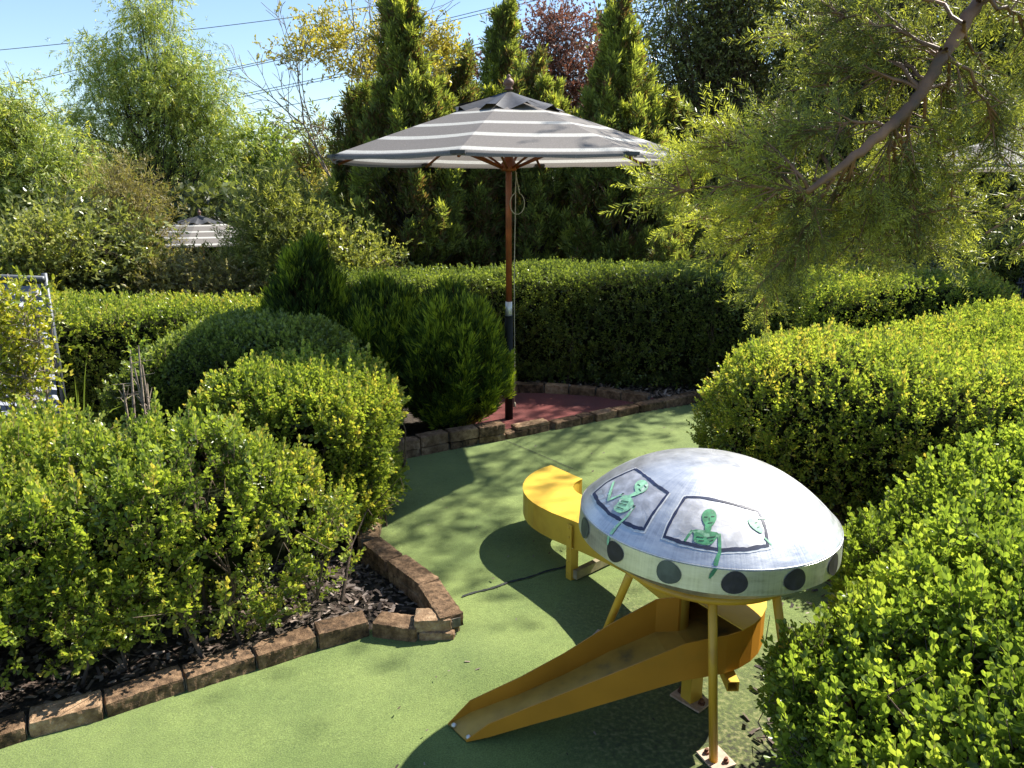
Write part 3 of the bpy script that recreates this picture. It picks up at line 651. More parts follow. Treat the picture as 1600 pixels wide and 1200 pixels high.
# ---------------------------------------------------------------- trees
def tree(name, label, cat, group, base, blobs, mat, tmpl, n, size, stems=1, trunk_r=.06, bark=None, clump=.22, hang=-.3, per=26, rnd=.7, twigs=2, tone=0, flatz=1, limbs=True, crotch=.45, sub=None):
    """blobs: (centre, radii) of the crown masses; limbs grow from the trunk into each"""
    bark = bark or M_bark; base = np.array(base, float); S = []; C = []; W = []
    for c, r in blobs: W.append(np.prod(r))
    W = np.array(W); W = W/W.sum(); nc = max(4, n//per); heads = []
    topb = max(blobs, key=lambda b: b[0][2])
    for s in range(stems):
        tgt = np.array(blobs[s % len(blobs)][0]) if stems > 1 else np.array(topb[0])
        p = base+np.array([rng.normal()*.08*(stems > 1), rng.normal()*.08*(stems > 1), 0]); K = 7; prev = p; pts = [p]
        for k in range(1, K+1):
            q = p+(tgt-p)*k/K; q[:2] = p[:2]+(tgt[:2]-p[:2])*(k/K)**1.5; q = q+rng.normal(size=3)*.03*np.linalg.norm(tgt-p)/3; pts.append(q)
        heads.append(pts)
        for k in range(K): S.append((pts[k], pts[k+1], trunk_r*(1-k/K*.75), trunk_r*(1-(k+1)/K*.75)))
    for bi, (c, r) in enumerate(blobs):
        c = np.array(c, float); r = np.array(r, float); m = max(2, int(nc*W[bi]))
        u = unit(rng.normal(size=(m, 3)))*(rng.random(m)[:, None]**.45); q = c+u*r; C.append(q)
        if limbs:
            for h in q:
                pts = heads[rng.integers(len(heads))]; k = rng.integers(int(len(pts)*crotch), len(pts)); a = pts[k]
                if a[2] > h[2]+.5: a = pts[max(1, k-2)]
                mid = a*.55+h*.45+rng.normal(size=3)*.08; mid[2] -= .04*np.linalg.norm(h-a)
                rr = trunk_r*.22
                S += [(a, mid, rr, rr*.6), (mid, h, rr*.6, rr*.22)]
    C = np.concatenate(C); cv = rng.normal(size=len(C))*.13
    ci = rng.integers(0, len(C), n); off = rng.normal(size=(n, 3))*clump*np.array([1, 1, flatz]); P = C[ci]+off
    dirs = unit(off)*.7+np.array([0, 0, hang])+rng.normal(size=(n, 3))*rnd
    val = np.clip(.45+tone+cv[ci]+rng.normal(size=n)*.15, 0, 1); ids = rng.integers(0, len(tmpl), n); fr = frames(dirs); sc = size*rng.uniform(.7, 1.3, n)
    root = empty(name, tuple(base), label, cat, group)
    tri_mesh('crown', flat([scatter(tmpl[t], P[ids == t], fr[ids == t], sc[ids == t], val[ids == t]) for t in range(len(tmpl))]), [mat, bark], root)
    if twigs:
        k = rng.choice(n, min(n, len(C)*twigs)); S += [(C[ci[i]], P[i], trunk_r*.06+.003, .002) for i in k]
    p0, p1, r0, r1 = map(np.array, zip(*S))
    tri_mesh('trunk', [segs(p0, p1, r0, r1, 0, .5, 6)], [bark], root)
    return root
def B(px, py, Y, rx, rz, ry=None):                   # crown mass seen at px,py with radii in metres
    c = at(px, py, Y); return (tuple(c), (rx, ry or rx*.8, rz))
TG = 'trees behind the hedges'
def g0(px, Y): p = at(px, 450, Y); return (p[0], Y, -.05-max(0, min(2.2, (Y-9)*.13))*max(0, min(1, (6-p[0])/6)))
# tall drooping tree at left
B19 = lambda px, py, Y, rx, rz: B(px, py, Y*1.55, rx*1.5, rz*1.5)
tree('weeping_gum_tree', 'tall light green drooping tree with several slim dark trunks, left of the open sky', 'tree', TG, g0(250, 20.2), [
    B19(225, 30, 13, .6, .5), B19(180, 110, 13, .75, .5), B19(290, 110, 13, .75, .6), B19(240, 160, 13, 1.0, .7), B19(330, 200, 13, .65, .6), B19(150, 200, 13, .55, .5), B19(290, 235, 13, .7, .4), B19(190, 255, 13.4, .8, .45), B19(255, 5, 13, .4, .35), B19(350, 235, 12.6, .3, .4), B19(345, 160, 13, .3, .3)],
    M_wil, S_LAN, 8600, .22, stems=5, trunk_r=.07, bark=M_barkd, clump=.22, hang=-.9, rnd=.4, tone=.12, per=34)
tree('wattle_tree', 'bushy bright green tree at the left edge above the fence', 'tree', TG, g0(10, 10.5), [
    B(20, 190, 10.5, .5, .4), B(-40, 260, 10.5, .9, .8), B(60, 260, 10.5, .65, .55), B(100, 320, 10.3, .4, .4), B(20, 350, 10.5, .9, .5), B(-60, 420, 10.5, .9, .6), B(40, 150, 10.5, .22, .22)],
    M_wil, S_LAN, 13500, .15, stems=3, trunk_r=.05, bark=M_barkd, clump=.18, hang=-.6, rnd=.6, tone=.14)
# dark shrubs left middle
tree('broadleaf_shrub', 'broad dark shrub with glossy leaves behind the long flat hedge', 'shrub', 'shrubs behind the hedges', (*at(110, 470, 8.4)[:2], 0), [
    B(115, 420, 8.4, .75, .5), B(60, 430, 8.4, .5, .45), B(170, 420, 8.4, .5, .45), B(110, 370, 8.4, .4, .25), B(190, 380, 8.4, .25, .3)], M_drk, S_OVL, 6000, .16, stems=3, trunk_r=.03, clump=.15, hang=.1, tone=.05)
tree('broadleaf_shrub', 'yellow green shrub between the shade cloth fence and the dark shrub', 'shrub', 'shrubs behind the hedges', (*at(30, 470, 7.6)[:2], 0), [
    B(40, 400, 7.6, .3, .2), B(90, 375, 7.6, .3, .15), B(15, 440, 7.6, .25, .3)], M_pale, S_OVL, 1300, .13, stems=2, trunk_r=.015, clump=.12, hang=.2)
tree('brown_tinged_shrub', 'feathery brownish shrub just left of the distant striped umbrella', 'shrub', 'shrubs behind the hedges', (*at(235, 470, 9.0)[:2], 0), [
    B(200, 340, 9, .36, .45), B(195, 390, 9, .36, .4), B(225, 415, 9, .33, .3), B(270, 445, 9, .35, .18), B(190, 310, 9, .22, .3)], M_brn, S_LAN, 3300, .12, stems=5, trunk_r=.02, clump=.16, hang=.5, tone=.05)
tree('feathery_shrub', 'pale feathery shrub with dark stems right of the distant striped umbrella', 'shrub', 'shrubs behind the hedges', (*at(415, 470, 8.6)[:2], 0), [
    B(428, 335, 8.6, .36, .3), B(455, 360, 8.6, .42, .32), B(418, 380, 8.6, .27, .3), B(440, 400, 8.6, .5, .3), B(385, 436, 8.6, .3, .13), B(425, 305, 8.6, .2, .2), B(480, 430, 8.6, .3, .2)], M_pale, S_LAN, 5600, .12, stems=5, trunk_r=.03, bark=M_barkd, clump=.15, hang=.6, tone=.02)
tree('low_shrub', 'low bright shrub behind the cone shaped conifer', 'shrub', 'shrubs behind the hedges', (*at(545, 470, 8.4)[:2], 0), [
    B(530, 400, 8.4, .32, .28), B(570, 430, 8.4, .35, .3), B(500, 440, 8.4, .3, .2)], M_pale, S_OVL, 1800, .11, stems=3, trunk_r=.02, clump=.13, hang=.3)
tree('low_shrub', 'low dull green shrub in front of the feathery shrubs, behind the long flat hedge', 'shrub', 'shrubs behind the hedges', (*at(310, 470, 8.3)[:2], 0), [
    B(310, 440, 8.3, .5, .2), B(360, 450, 8.3, .5, .16), B(265, 445, 8.3, .35, .2)], M_brn, S_OVL, 2600, .10, stems=3, trunk_r=.02, clump=.12, hang=.3, tone=.1)
# middle distance
tree('far_gum_tree', 'rounded blue green tree in the middle distance below the open sky', 'tree', TG, g0(420, 21), [
    B(405, 240, 21, .9, .8), B(445, 270, 21, .9, .9), B(390, 300, 21, .9, .9), B(370, 350, 20, 1.2, .9), B(460, 340, 21, .9, .9)], M_wil, S_OVL, 5200, .26, stems=3, trunk_r=.08, clump=.3, hang=-.3, tone=-.12)
tree('small_cypress', 'small dark spire between the feathery shrub and the bare golden tree', 'tree', TG, g0(485, 14), [
    B(487, 205, 14, .16, .35), B(485, 260, 14, .3, .5), B(480, 330, 14, .42, .6), B(485, 400, 14, .5, .5)], M_cyp, S_CYP, 2800, .20, stems=1, trunk_r=.05, clump=.16, hang=.8, tone=-.15)
# bare golden tree
def bare_tree():
    base = at(560, 450, 11.2); base[2] = 0; r = np.random.default_rng(5); S = []; tips = []
    def grow(p, d, l, rad, lev):
        k = 4; 
        for i in range(k):
            q = p+d*l/k; d = unit(d+r.normal(size=3)*.13+np.array([0, 0, .02])); S.append((p, q, rad*(1-i/k*.45), rad*(1-(i+1)/k*.45))); p = q
            if lev < 4 and i > 0:
                for _ in range(1 if lev else 2):
                    dd = unit(d+r.normal(size=3)*np.array([.6, .35, .5])); grow(p, dd, l*r.uniform(.45, .65), rad*.5, lev+1)
        tips.append((p, lev))
        if lev < 4: grow(p, unit(d+r.normal(size=3)*.3), l*.6, rad*.5, lev+1)
    for tgt, ls in (((430, 90), 1.0), ((480, 20), 1.0), ((560, 60), 1.0), ((600, 10), 1.0), ((455, 300), .8), ((690, 100), 1.0)):
        t = at(*tgt, 11.2); s0 = base+np.array([0, 0, 1.3]); d = unit(t-s0); grow(s0, unit(d+np.array([0, 0, .1])), np.linalg.norm(t-s0)*.62*ls, .022, 1)
    S.append((base, base+np.array([0, 0, 1.35]), .06, .045))
    root = empty('sparse_golden_tree', tuple(base), 'sparse pale limbed tree with yellow leaf clusters against the sky', 'tree', TG)
    p0, p1, r0, r1 = map(np.array, zip(*S)); tri_mesh('trunk', [segs(p0, p1, np.maximum(r0, .004), np.maximum(r1, .003), 0, .5, 5)], [M_barkp], root)
    T = np.array([t[0] for t in tips]); cx = []
    for c, rad, n in ((at(520, 40, 11.2), .5, 420), (at(580, 110, 11.2), .45, 480), (at(545, 85, 11.2), .5, 420), (at(440, 60, 11.2), .35, 70), (at(500, 20, 11.2), .5, 200), (at(700, 100, 11.2), .38, 620), (at(510, 300, 11.2), .4, 160), (at(530, 200, 11.2), .35, 120)):
        w = np.exp(-np.sum((T-c)**2, 1)/(2*(rad*.6)**2))+1e-9; i = rng.choice(len(T), n, p=w/w.sum()); cx.append(T[i]+rng.normal(size=(n, 3))*.07)
    P = np.concatenate(cx); ids = rng.integers(0, 3, len(P)); fr = frames(rng.normal(size=P.shape)+np.array([0, 0, .5])); sc = rng.uniform(.09, .15, len(P)); v = rng.random(len(P))
    tri_mesh('crown', flat([scatter(S_OVL[t], P[ids == t], fr[ids == t], sc[ids == t], v[ids == t]) for t in range(3)]), [M_gold, M_barkp], root)
bare_tree()
# cypresses
def cypress(label, axis_px, Y, prof, n, size=.17, tone=0, plumes=60, clump=.11, low=0, trunk=.06, group='cypresses behind the back hedge'):
    """prof: (py, px_centre, half width in m) down the tree"""
    root_p = at(axis_px, 450, Y); base = np.array([root_p[0], Y, 0.0]); prof = [(at(cx, py+(26 if py < 130 else 0), Y), hw) for py, cx, hw in prof]
    zs = np.array([p[0][2] for p in prof])[::-1]; xs = np.array([p[0][0] for p in prof])[::-1]; ws = np.array([p[1] for p in prof])[::-1]
    zz = rng.uniform(zs[0], zs[-1], plumes*3); w = np.interp(zz, zs, ws); keep = rng.random(len(zz)) < (w/ws.max())**.8+.08; zz = zz[keep][:plumes]; w = w[keep][:plumes]
    a = rng.uniform(0, 2*np.pi, len(zz)); w = w*(.95-.38*np.clip((zz-2.2)/1.4, 0, 1)); rad = w*(rng.random(len(zz))**.4)*.9; cx = np.interp(zz, zs, xs)
    C = np.stack([cx+np.cos(a)*rad, Y+np.sin(a)*rad, zz], -1); C = np.concatenate([C, np.stack([np.interp(zs[-1]-np.arange(5)*.1, zs, xs), np.full(5, Y), zs[-1]-np.arange(5)*.1], -1)])
    a = np.r_[a, np.zeros(5)]; rad = np.r_[rad, np.zeros(5)]; w = np.r_[w, np.full(5, .1)]
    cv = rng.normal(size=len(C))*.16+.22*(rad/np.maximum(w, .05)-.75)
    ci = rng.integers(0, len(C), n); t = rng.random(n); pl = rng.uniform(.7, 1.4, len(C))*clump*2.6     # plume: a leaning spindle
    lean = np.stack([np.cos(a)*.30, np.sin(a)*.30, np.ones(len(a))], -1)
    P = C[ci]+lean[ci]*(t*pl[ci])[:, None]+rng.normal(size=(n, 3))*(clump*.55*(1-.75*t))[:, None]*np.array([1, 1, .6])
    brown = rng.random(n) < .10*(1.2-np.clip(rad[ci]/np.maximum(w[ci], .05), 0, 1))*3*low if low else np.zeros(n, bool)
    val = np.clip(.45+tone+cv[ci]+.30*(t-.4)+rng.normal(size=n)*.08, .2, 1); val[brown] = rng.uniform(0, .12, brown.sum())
    dirs = lean[ci]+rng.normal(size=(n, 3))*.38; ids = rng.integers(0, 3, n); fr = frames(dirs); sc = size*rng.uniform(.6, 1.2, n)
    root = empty('cypress_tree', tuple(base), label, 'cypress', group)
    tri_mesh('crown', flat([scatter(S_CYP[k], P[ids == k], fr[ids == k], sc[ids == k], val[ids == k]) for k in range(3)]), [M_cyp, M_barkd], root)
    top = np.array([xs[-1], Y, zs[-1]]); K = 8; S = [(base+(top-base)*k/K+np.array([rng.normal()*.01, 0, 0]), base+(top-base)*(k+1)/K, trunk*(1-k/K*.9), trunk*(1-(k+1)/K*.9)) for k in range(K)]
    for i in range(len(C)): 
        z0 = max(.3, C[i, 2]-rad[i]*.9-.1); S.append((np.array([np.interp(z0, [0, zs[-1]], [base[0], xs[-1]]), Y, z0]), C[i], .012, .005))
    p0, p1, r0, r1 = map(np.array, zip(*S)); tri_mesh('trunk', [segs(p0, p1, r0, r1, 0, .5, 6)], [M_barkd], root)
cypress('tall cypress with a forked top rising left of the umbrella finial', 640, 9.6, [(5, 622, .05), (60, 630, .18), (120, 640, .28), (200, 640, .48), (300, 640, .74), (400, 640, .78), (440, 640, .6)], 12500, plumes=210, low=1)
cypress('narrow second spire growing against the tall forked cypress', 665, 9.9, [(-10, 610, .03), (40, 612, .10), (100, 618, .16), (220, 650, .2), (400, 665, .2)], 2500, plumes=45, low=1)
cypress('spiky cypress directly behind the umbrella finial', 785, 13.5, [(12, 787, .05), (60, 783, .2), (110, 780, .4), (200, 780, .8), (300, 780, 1.0)], 5500, .2, plumes=110, clump=.15, tone=-.05)
cypress('darker cypress filling the gap left of the finial', 715, 12.5, [(95, 720, .08), (150, 715, .42), (250, 715, .6), (400, 715, .6)], 5000, .19, plumes=75, clump=.14, tone=-.2)
cypress('bright topped low cypress just right of the umbrella finial', 830, 10.2, [(108, 828, .06), (150, 835, .28), (220, 835, .55), (320, 830, .7), (440, 830, .65)], 10000, plumes=150, low=1, tone=.0)
cypress('tall pointed cypress above the right half of the umbrella', 965, 9.8, [(18, 962, .05), (80, 968, .17), (140, 968, .28), (230, 968, .62), (330, 965, .78), (400, 960, .75), (440, 960, .5)], 12000, plumes=210, low=1)
cypress('dim cypress below the left rim of the umbrella', 560, 10.2, [(170, 575, .15), (260, 565, .35), (350, 570, .45), (430, 575, .35)], 4500, plumes=70, tone=-.15, low=1)
cypress('dim cypress behind the umbrella pole', 745, 9.9, [(240, 740, .3), (320, 740, .5), (430, 740, .45)], 6500, plumes=90, tone=-.2, low=1)
cypress('dim cypress below the right rim of the umbrella', 1050, 10.0, [(200, 1040, .2), (300, 1045, .42), (400, 1040, .42), (440, 1040, .3)], 5000, plumes=75, tone=-.2, low=1)
cypress('small reddish tipped conifer at the right end of the back hedge', 1050, 8.6, [(385, 1050, .08), (420, 1050, .2), (440, 1050, .2)], 700, .12, plumes=14, clump=.07, tone=-.05, low=1)
# russet tree
tree('russet_tree', 'thin russet leaved tree against the sky, right of the umbrella finial', 'tree', TG, g0(880, 16), [
    B(870, 60, 16, .7, .55), B(820, 110, 16, .65, .5), B(905, 120, 16, .7, .6), B(950, 150, 16, .5, .5), B(760, 120, 16, .5, .4), B(880, 30, 16, .4, .3), B(880, 180, 16, 1.0, .5)], M_red, S_OVL, 4200, .17, stems=4, trunk_r=.035, bark=M_bark, clump=.26, hang=.3, per=14)
# large dark trees at right
tree('tall_dark_tree', 'tall dark small leaved tree with fine twigs, right of the umbrella', 'tree', TG, g0(1130, 12.5), [
    B(1080, 20, 12.5, .9, .7), B(1050, 110, 12.5, .6, .6), B(1130, 120, 12.5, .95, .8), B(1190, 20, 12.5, .9, .9), B(1090, 220, 12.5, .8, .6), B(1200, 200, 12.5, .9, .8), B(1150, 300, 12.5, 1.0, .7), B(1110, 380, 12, .8, .5), B(1020, 50, 12.5, .3, .4), B(1140, -60, 12.5, .9, .5)],
    M_drk, S_OVL, 14500, .13, stems=5, trunk_r=.06, bark=M_bark, clump=.24, hang=-.2, per=22, tone=.18)
tree('tall_dark_tree', 'dense dark tree behind the foreground branch at the right', 'tree', TG, g0(1370, 12), [
    B(1300, 30, 12, 1.0, .8), B(1400, 40, 12, 1.1, .9), B(1290, 170, 12, 1.0, .8), B(1400, 200, 12, 1.1, .8), B(1330, 300, 12, 1.2, .7), B(1450, 330, 12, 1.1, .7), B(1250, 380, 11.5, .9, .45), B(1400, -70, 12, 1.3, .6), ((5.0, 9.0, 5.2), (.9, .8, .4)), ((4.1, 7.4, 5.8), (.7, .5, .3)), ((4.2, 6.6, 6.2), (.5, .45, .25)), ((5.1, 8.4, 6.0), (.5, .4, .25))],  # overhead masses at the end are unseen, added to shade pad and dapple turf
    M_drk, S_OVL, 19000, .14, stems=3, trunk_r=.09, bark=M_barkd, clump=.28, hang=-.2, per=22, tone=-.05)
tree('tall_dark_tree', 'very dark tree at the far right edge above the railing', 'tree', TG, g0(1580, 12.5), [
    B(1540, 40, 12.5, 1.2, 1.0), B(1640, 80, 12.5, 1.2, 1.0), B(1560, 200, 12.5, 1.2, .9), B(1650, 260, 12.5, 1.3, .9), B(1560, 350, 12.5, 1.4, .6)],
    M_drk, S_OVL, 11000, .18, stems=3, trunk_r=.09, bark=M_barkd, clump=.3, hang=-.2, per=22, tone=-.12)
# distant wood
def wood():
    parts = []
    for Y, x0, x1, zt, zb, n in ((26, -26, 6, 3.1, -2.6, 9000), (22, 2, 26, 6.5, -1, 9000), (19, -16, -6, 2.2, -2, 4000)):
        x = rng.uniform(x0, x1, n); top = zt*(.85+.12*np.sin(x*.9)+.08*np.sin(x*2.3+1)); z = zb+(top-zb)*rng.random(n)**.8
        P = np.stack([x, Y+rng.normal(size=n)*.9, z], -1); val = np.clip(.35+.2*noise(P, .8)+rng.normal(size=n)*.12, 0, 1)
        parts.append(scatter(S_LO[0], P, frames(rng.normal(size=P.shape)+np.array([0, 0, -.2])), rng.uniform(.35, .6, n), val))
    tag(tri_mesh('distant_wood', flat(parts), [M_drk, M_bark]), 'mass of dark woodland far behind the garden trees', 'woodland', kind='stuff')
wood()

# ---------------------------------------------------------------- yellow leaved shrub, dead twigs, strappy plant at left
tree('yellow_leaf_shrub', 'yellow leaved shrub in front of the shade cloth fence', 'shrub', None, (-3.0, 4.5, 0), [
    B(40, 480, 4.4, .12, .14), B(15, 540, 4.4, .22, .22), B(60, 500, 4.4, .10, .14), B(20, 600, 4.4, .25, .14), B(-30, 500, 4.4, .2, .2), B(60, 575, 4.4, .08, .1)], M_yel, S_OVL, 1150, .085, stems=4, trunk_r=.010, clump=.055, hang=.7, per=9, bark=M_barkp)
def twigs_dead():
    root = empty('pruned_shrub', tuple(gnd(210, 740)), 'half dead pruned shrub with bare upright stems behind the left front hedge', 'shrub'); S = []; r = np.random.default_rng(3)
    for tx, ty in ((203, 545), (210, 575), (216, 540), (222, 570), (192, 600), (230, 600)):
        t = at(tx, ty, 4.0+r.normal()*.05); b = np.array([t[0]+r.normal()*.03, t[1], 0]); m = b*.4+t*.6+r.normal(size=3)*.03; S += [(b, m, .010, .008), (m, t, .008, .004)]
        for _ in range(5):
            u_ = r.uniform(.2, .9); p = m*u_+t*(1-u_); q = p+unit(r.normal(size=3)+np.array([0, 0, .7]))*r.uniform(.04, .12); S.append((p, q, .003, .0012))
    p0, p1, r0, r1 = map(np.array, zip(*S)); tri_mesh('stem', [segs(p0, p1, r0, r1, 0, .5, 6)], [M_barkp], root)
    P = np.array([at(216+r.normal()*6, 552+r.normal()*16, 4.0+r.normal()*.03) for _ in range(16)]); tri_mesh('leaf_tuft', flat([scatter(S_OVL[0], P, frames(r.normal(size=P.shape)+[0, 0, 1]), np.full(16, .07), r.random(16))]), [M_boxg, M_bark], root)
twigs_dead()
def strappy():
    c = at(120, 640, 4.7); c[2] = 0; parts = []; r = np.random.default_rng(8); V = []; F = []; n = 0
    for i in range(26):
        a = r.uniform(-.6, 2.6); L = r.uniform(.6, 1.0); p = c.copy(); d = unit(np.array([math.cos(a)*.55, -.15+r.normal()*.2, 1.1])); w = .007
        for k in range(7):
            s = unit(np.cross(d, [0, 1, .2])); ww = w*(1-(k/6)**3); V += [p-s*ww, p+s*ww]; p = p+d*L/6; d = unit(d+np.array([0, 0, -.18]))
        F += [(n+2*k, n+2*k+1, n+2*k+3, n+2*k+2) for k in range(6)]; n += 14
    F = np.array(F); T = np.concatenate([F[:, [0, 1, 2]], F[:, [0, 2, 3]]])
    o = tri_mesh('strappy_plant', [(np.array(V), T, .5, 0)], [M_boxshade]); tag(o, 'plant with long narrow arching leaves in the shade below the fence', 'plant')
strappy()

# ---------------------------------------------------------------- fences
def fence_left():
    root = empty('shade_cloth_fence', (-3.4, 5.0, 0), 'chain wire fence clad with pale woven shade cloth at the left edge', 'fence')
    a = at(66, 436, 5.0); b = a+np.array([-1.9, .35, .03]); top = a[2]
    m = MB(); m.tube([a+np.array([.012, 0, 0]), b], .02, 10); m.build('top_rail', M_fence, root)
    for q in (a, a+(b-a)*.42): m = MB(); m.tube([(q[0], q[1]+.03, 0), (q[0], q[1]+.03, q[2]+(.035 if q is a else -.02))], .018, 10); m.build('post', M_fence, root)
    # woven cloth: ribbed sheet
    d = unit(b-a); n = 60; rows = 34; V = []; F = []
    for j in range(rows+1):
        z = top-.03-j*.036
        for i in range(n+1):
            p = a+(b-a)*i/n; V.append((p[0], p[1]-.024-.006*math.sin(i*1.9+j)-.010*(j % 2), z-.012*math.sin(i*.35)+.004*math.sin(i*1.3)))
    for j in range(rows):
        for i in range(n): q = j*(n+1)+i; F.append((q, q+1, q+n+2, q+n+1))
    m = MB(); m.add(V, F, 0, False); m.m = [0 if (i//n) % 2 else 1 for i in range(len(F))]
    m.build('shade_cloth', [leafmat('cloth_pale', [(0, (.70, .74, .86)), (1, (.8, .82, .9))], .6, .5, (1, 1, 1)), simple('cloth_blue', (.12, .14, .20), .6)], root)
fence_left()
def fence_right():
    a = at(1572, 560, 7.0); a[2] = 0; root = empty('iron_railing', tuple(a), 'black iron railing in shade at the far right edge', 'fence')
    for k in range(16): m = MB(); m.tube([(a[0]+k*.045, a[1]+k*.03, 0), (a[0]+k*.045, a[1]+k*.03, 1.05)], .007, 6); m.build('bar', M_iron, root)
    for z in (.16, 1.0): m = MB(); m.tube([(a[0]-.03, a[1]-.02, z), (a[0]+.75, a[1]+.5, z)], .014, 6); m.build('rail', M_iron, root)
fence_right()

# ---------------------------------------------------------------- umbrellas
def umbrella(c, s, label, rot=R_(-102), full=True, R=1.4, zr=2.06, za=2.52):
    c = Vector(c); root = empty('striped_umbrella', tuple(c), label, 'umbrella', 'striped market umbrellas')
    P = lambda x, y, z: (c.x+x*s, c.y+y*s, c.z+z*s)
    me_v = []; me_f = []; rad = []; nr, na = 16, 6; r0 = .10
    for k in range(8):
        a0 = rot+k*math.pi/4; a1 = a0+math.pi/4; n0 = len(me_v)
        for i in range(nr+1):
            t = r0+(1-r0)*i/nr
            for j in range(na+1):
                u = j/na; x = (math.cos(a0)*(1-u)+math.cos(a1)*u)*R*t; y = (math.sin(a0)*(1-u)+math.sin(a1)*u)*R*t
                z = za-(za-zr)*t**1.04-.012*t*4*u*(1-u)*(1 if k % 3 else .6)-.006*math.sin(t*9+k)*4*u*(1-u)*t
                if i == nr: z -= .002
                me_v.append(P(x, y, z)); rad.append(t)
        # valance
        for j in range(na+1):
            x, y, z = me_v[n0+nr*(na+1)+j]; me_v.append((x, y, z-.018*s-.003*s*math.sin(j*2+k))); rad.append(.999)
        for i in range(nr+1):
            for j in range(na): q = n0+i*(na+1)+j; me_f.append((q, q+1, q+na+2, q+na+1))
    me = bpy.data.meshes.new('canopy'); me.from_pydata(me_v, [], me_f); me.polygons.foreach_set('use_smooth', [True]*len(me_f)); me.update()
    at_ = me.attributes.new('rad', 'FLOAT', 'POINT'); at_.data.foreach_set('value', rad); can = link('canopy', me, M_can, root)
    V = []; F = []; rad = []
    for k in range(8):                               # vent cap with loose flaps
        a0 = rot+k*math.pi/4; a1 = a0+math.pi/4; n0 = len(V)
        for i in range(6):
            t = i/5*.30
            for j in range(5):
                u = j/4; x = (math.cos(a0)*(1-u)+math.cos(a1)*u)*R*t; y = (math.sin(a0)*(1-u)+math.sin(a1)*u)*R*t
                z = za+.030-(za-zr)*t*1.0-(.034*math.sin(u*math.pi*2+k*1.7)+.014*(k % 3)) * (t/.3)**2
                V.append(P(x, y, z)); rad.append(0)
        F += [(n0+i*5+j, n0+i*5+j+1, n0+i*5+j+6, n0+i*5+j+5) for i in range(5) for j in range(4)]
    m = MB(); m.add(V, F, 0, True); m.build('vent_cap', M_vent, root)
    if full:
        m = MB(); m.tube([P(0, 0, .96), P(0, 0, za-.02)], .024*s, 14); m.build('upper_pole', M_wood, root)
        m = MB(); m.tube([P(0, 0, .86), P(0, 0, .985)], .0275*s, 14); m.build('ferrule', M_chr, root)
        m = MB(); m.tube([P(0, 0, .0), P(0, 0, .865)], .033*s, 16); m.lathe([(.034*s, .86*s), (.036*s, .865*s), (.036*s, .872*s), (.02*s, .875*s)], tuple(c), 16); m.build('post', M_steel, root)
        m = MB(); m.lathe([(.055*s, 1.98*s), (.06*s, 1.99*s), (.06*s, 2.03*s), (.045*s, 2.05*s), (.03*s, 2.09*s)], tuple(c), 16); m.build('runner', M_wood, root)
        for k in range(8):
            a = rot+k*math.pi/4; f = lambda t, dz=0: P(math.cos(a)*R*t, math.sin(a)*R*t, za-(za-zr)*t**1.04-.028+dz)
            m = MB(); m.tube([f(.03, .01), f(.3), f(.6), f(.985)], .012*s, 6); rb = m.build('rib', M_wood, root)
            m = MB(); m.tube([P(math.cos(a)*.05, math.sin(a)*.05, 2.0), f(.5, -.01)], .010*s, 6); m.build('strut', M_wood, rb)
            m = MB(); q = Vector(f(.985, .02)); m.box(tuple(q), (.05*s, .09*s, .02*s), a); m.build('corner_pocket', M_vent, can)
        m = MB(); x = .03
        loop = [P(x+.035+.055*math.sin(t), -.03, 1.86-.16*(1-math.cos(t))*.5-.04) for t in np.linspace(.3, 2*math.pi-.3, 18)]
        m.tube([P(.05, -.03, 1.98)]+loop+[P(.06, -.03, 1.97)], .0035*s, 5); m.build('cord_loop', M_cord, root); m = MB(); m.tube([P(.055, -.028, 1.97), P(.042, -.03, 1.2), P(.046, -.03, .5), P(.045, -.03, .15)], .0035*s, 5); m.lathe([(.0, .12*s), (.012*s, .125*s), (.010*s, .16*s), (0, .17*s)], P(.045, -.03, 0), 8)
        m.build('pull_cord', M_cord, root)
    else:
        m = MB(); m.tube([P(0, 0, 0), P(0, 0, za-.02)], .024*s, 10); m.build('pole', M_wood, root)
    m = MB(); m.lathe([(.0, 0), (.03, 0), (.032, .012), (.02, .02), (.036, .035), (.040, .05), (.036, .066), (.022, .078), (.012, .086), (.016, .094), (.012, .104), (0, .110)], P(0, 0, za+.035), 16); m.build('finial', M_woodf, root)
    return root
umbrella((-.025, 5.95, 0), 1, 'open grey and white striped umbrella on a black post beside the red pad')
umbrella((at(318, 400, 16.5)[0], 16.5, at(318, 336, 16.5)[2]-2.55*1.12), 1.12, 'distant striped umbrella showing between the feathery shrubs at the left', R_(-80), False)
umbrella((5.5, 8.1, 0), 1, 'striped umbrella mostly hidden behind the hanging branch at the right', R_(-95), False)

# ---------------------------------------------------------------- flying saucer
SO = Vector((.664, 2.377, .80)); SR, SH, SN, SRB, SBH = .425, .178, 2.6, .432, .0835
from mathutils import Matrix
SM = Matrix.Rotation(.0327, 3, 'Y') @ Matrix.Rotation(-.0139, 3, 'X')
sroot = empty('flying_saucer', (SO.x, SO.y, 0), 'silver painted flying saucer with green aliens in its windows, on yellow tube legs', 'mini golf obstacle')
def spart(mb, name, mat, parent=None):
    o = mb.build(name, mat, None); o.parent = parent or sroot
    if parent is None: o.location = (0, 0, SO.z); o.rotation_euler = SM.to_euler()
    return o
NL = 40
hull = MB(); prof = [(SR*math.sin(t*math.pi/2)**1.0, 0) for t in np.linspace(0, 1, NL)]
prof = [(r, SH*(1-(r/SR)**SN)) for r, _ in prof]
prof = [(max(r, .0005), z) for r, z in prof]
hull.lathe(prof, n=96); 
hull.lathe([(SR+.001, -.0002), (SR+.0035, -.0015), (SR+.0035, -.003), (SR, -.004)], n=96)
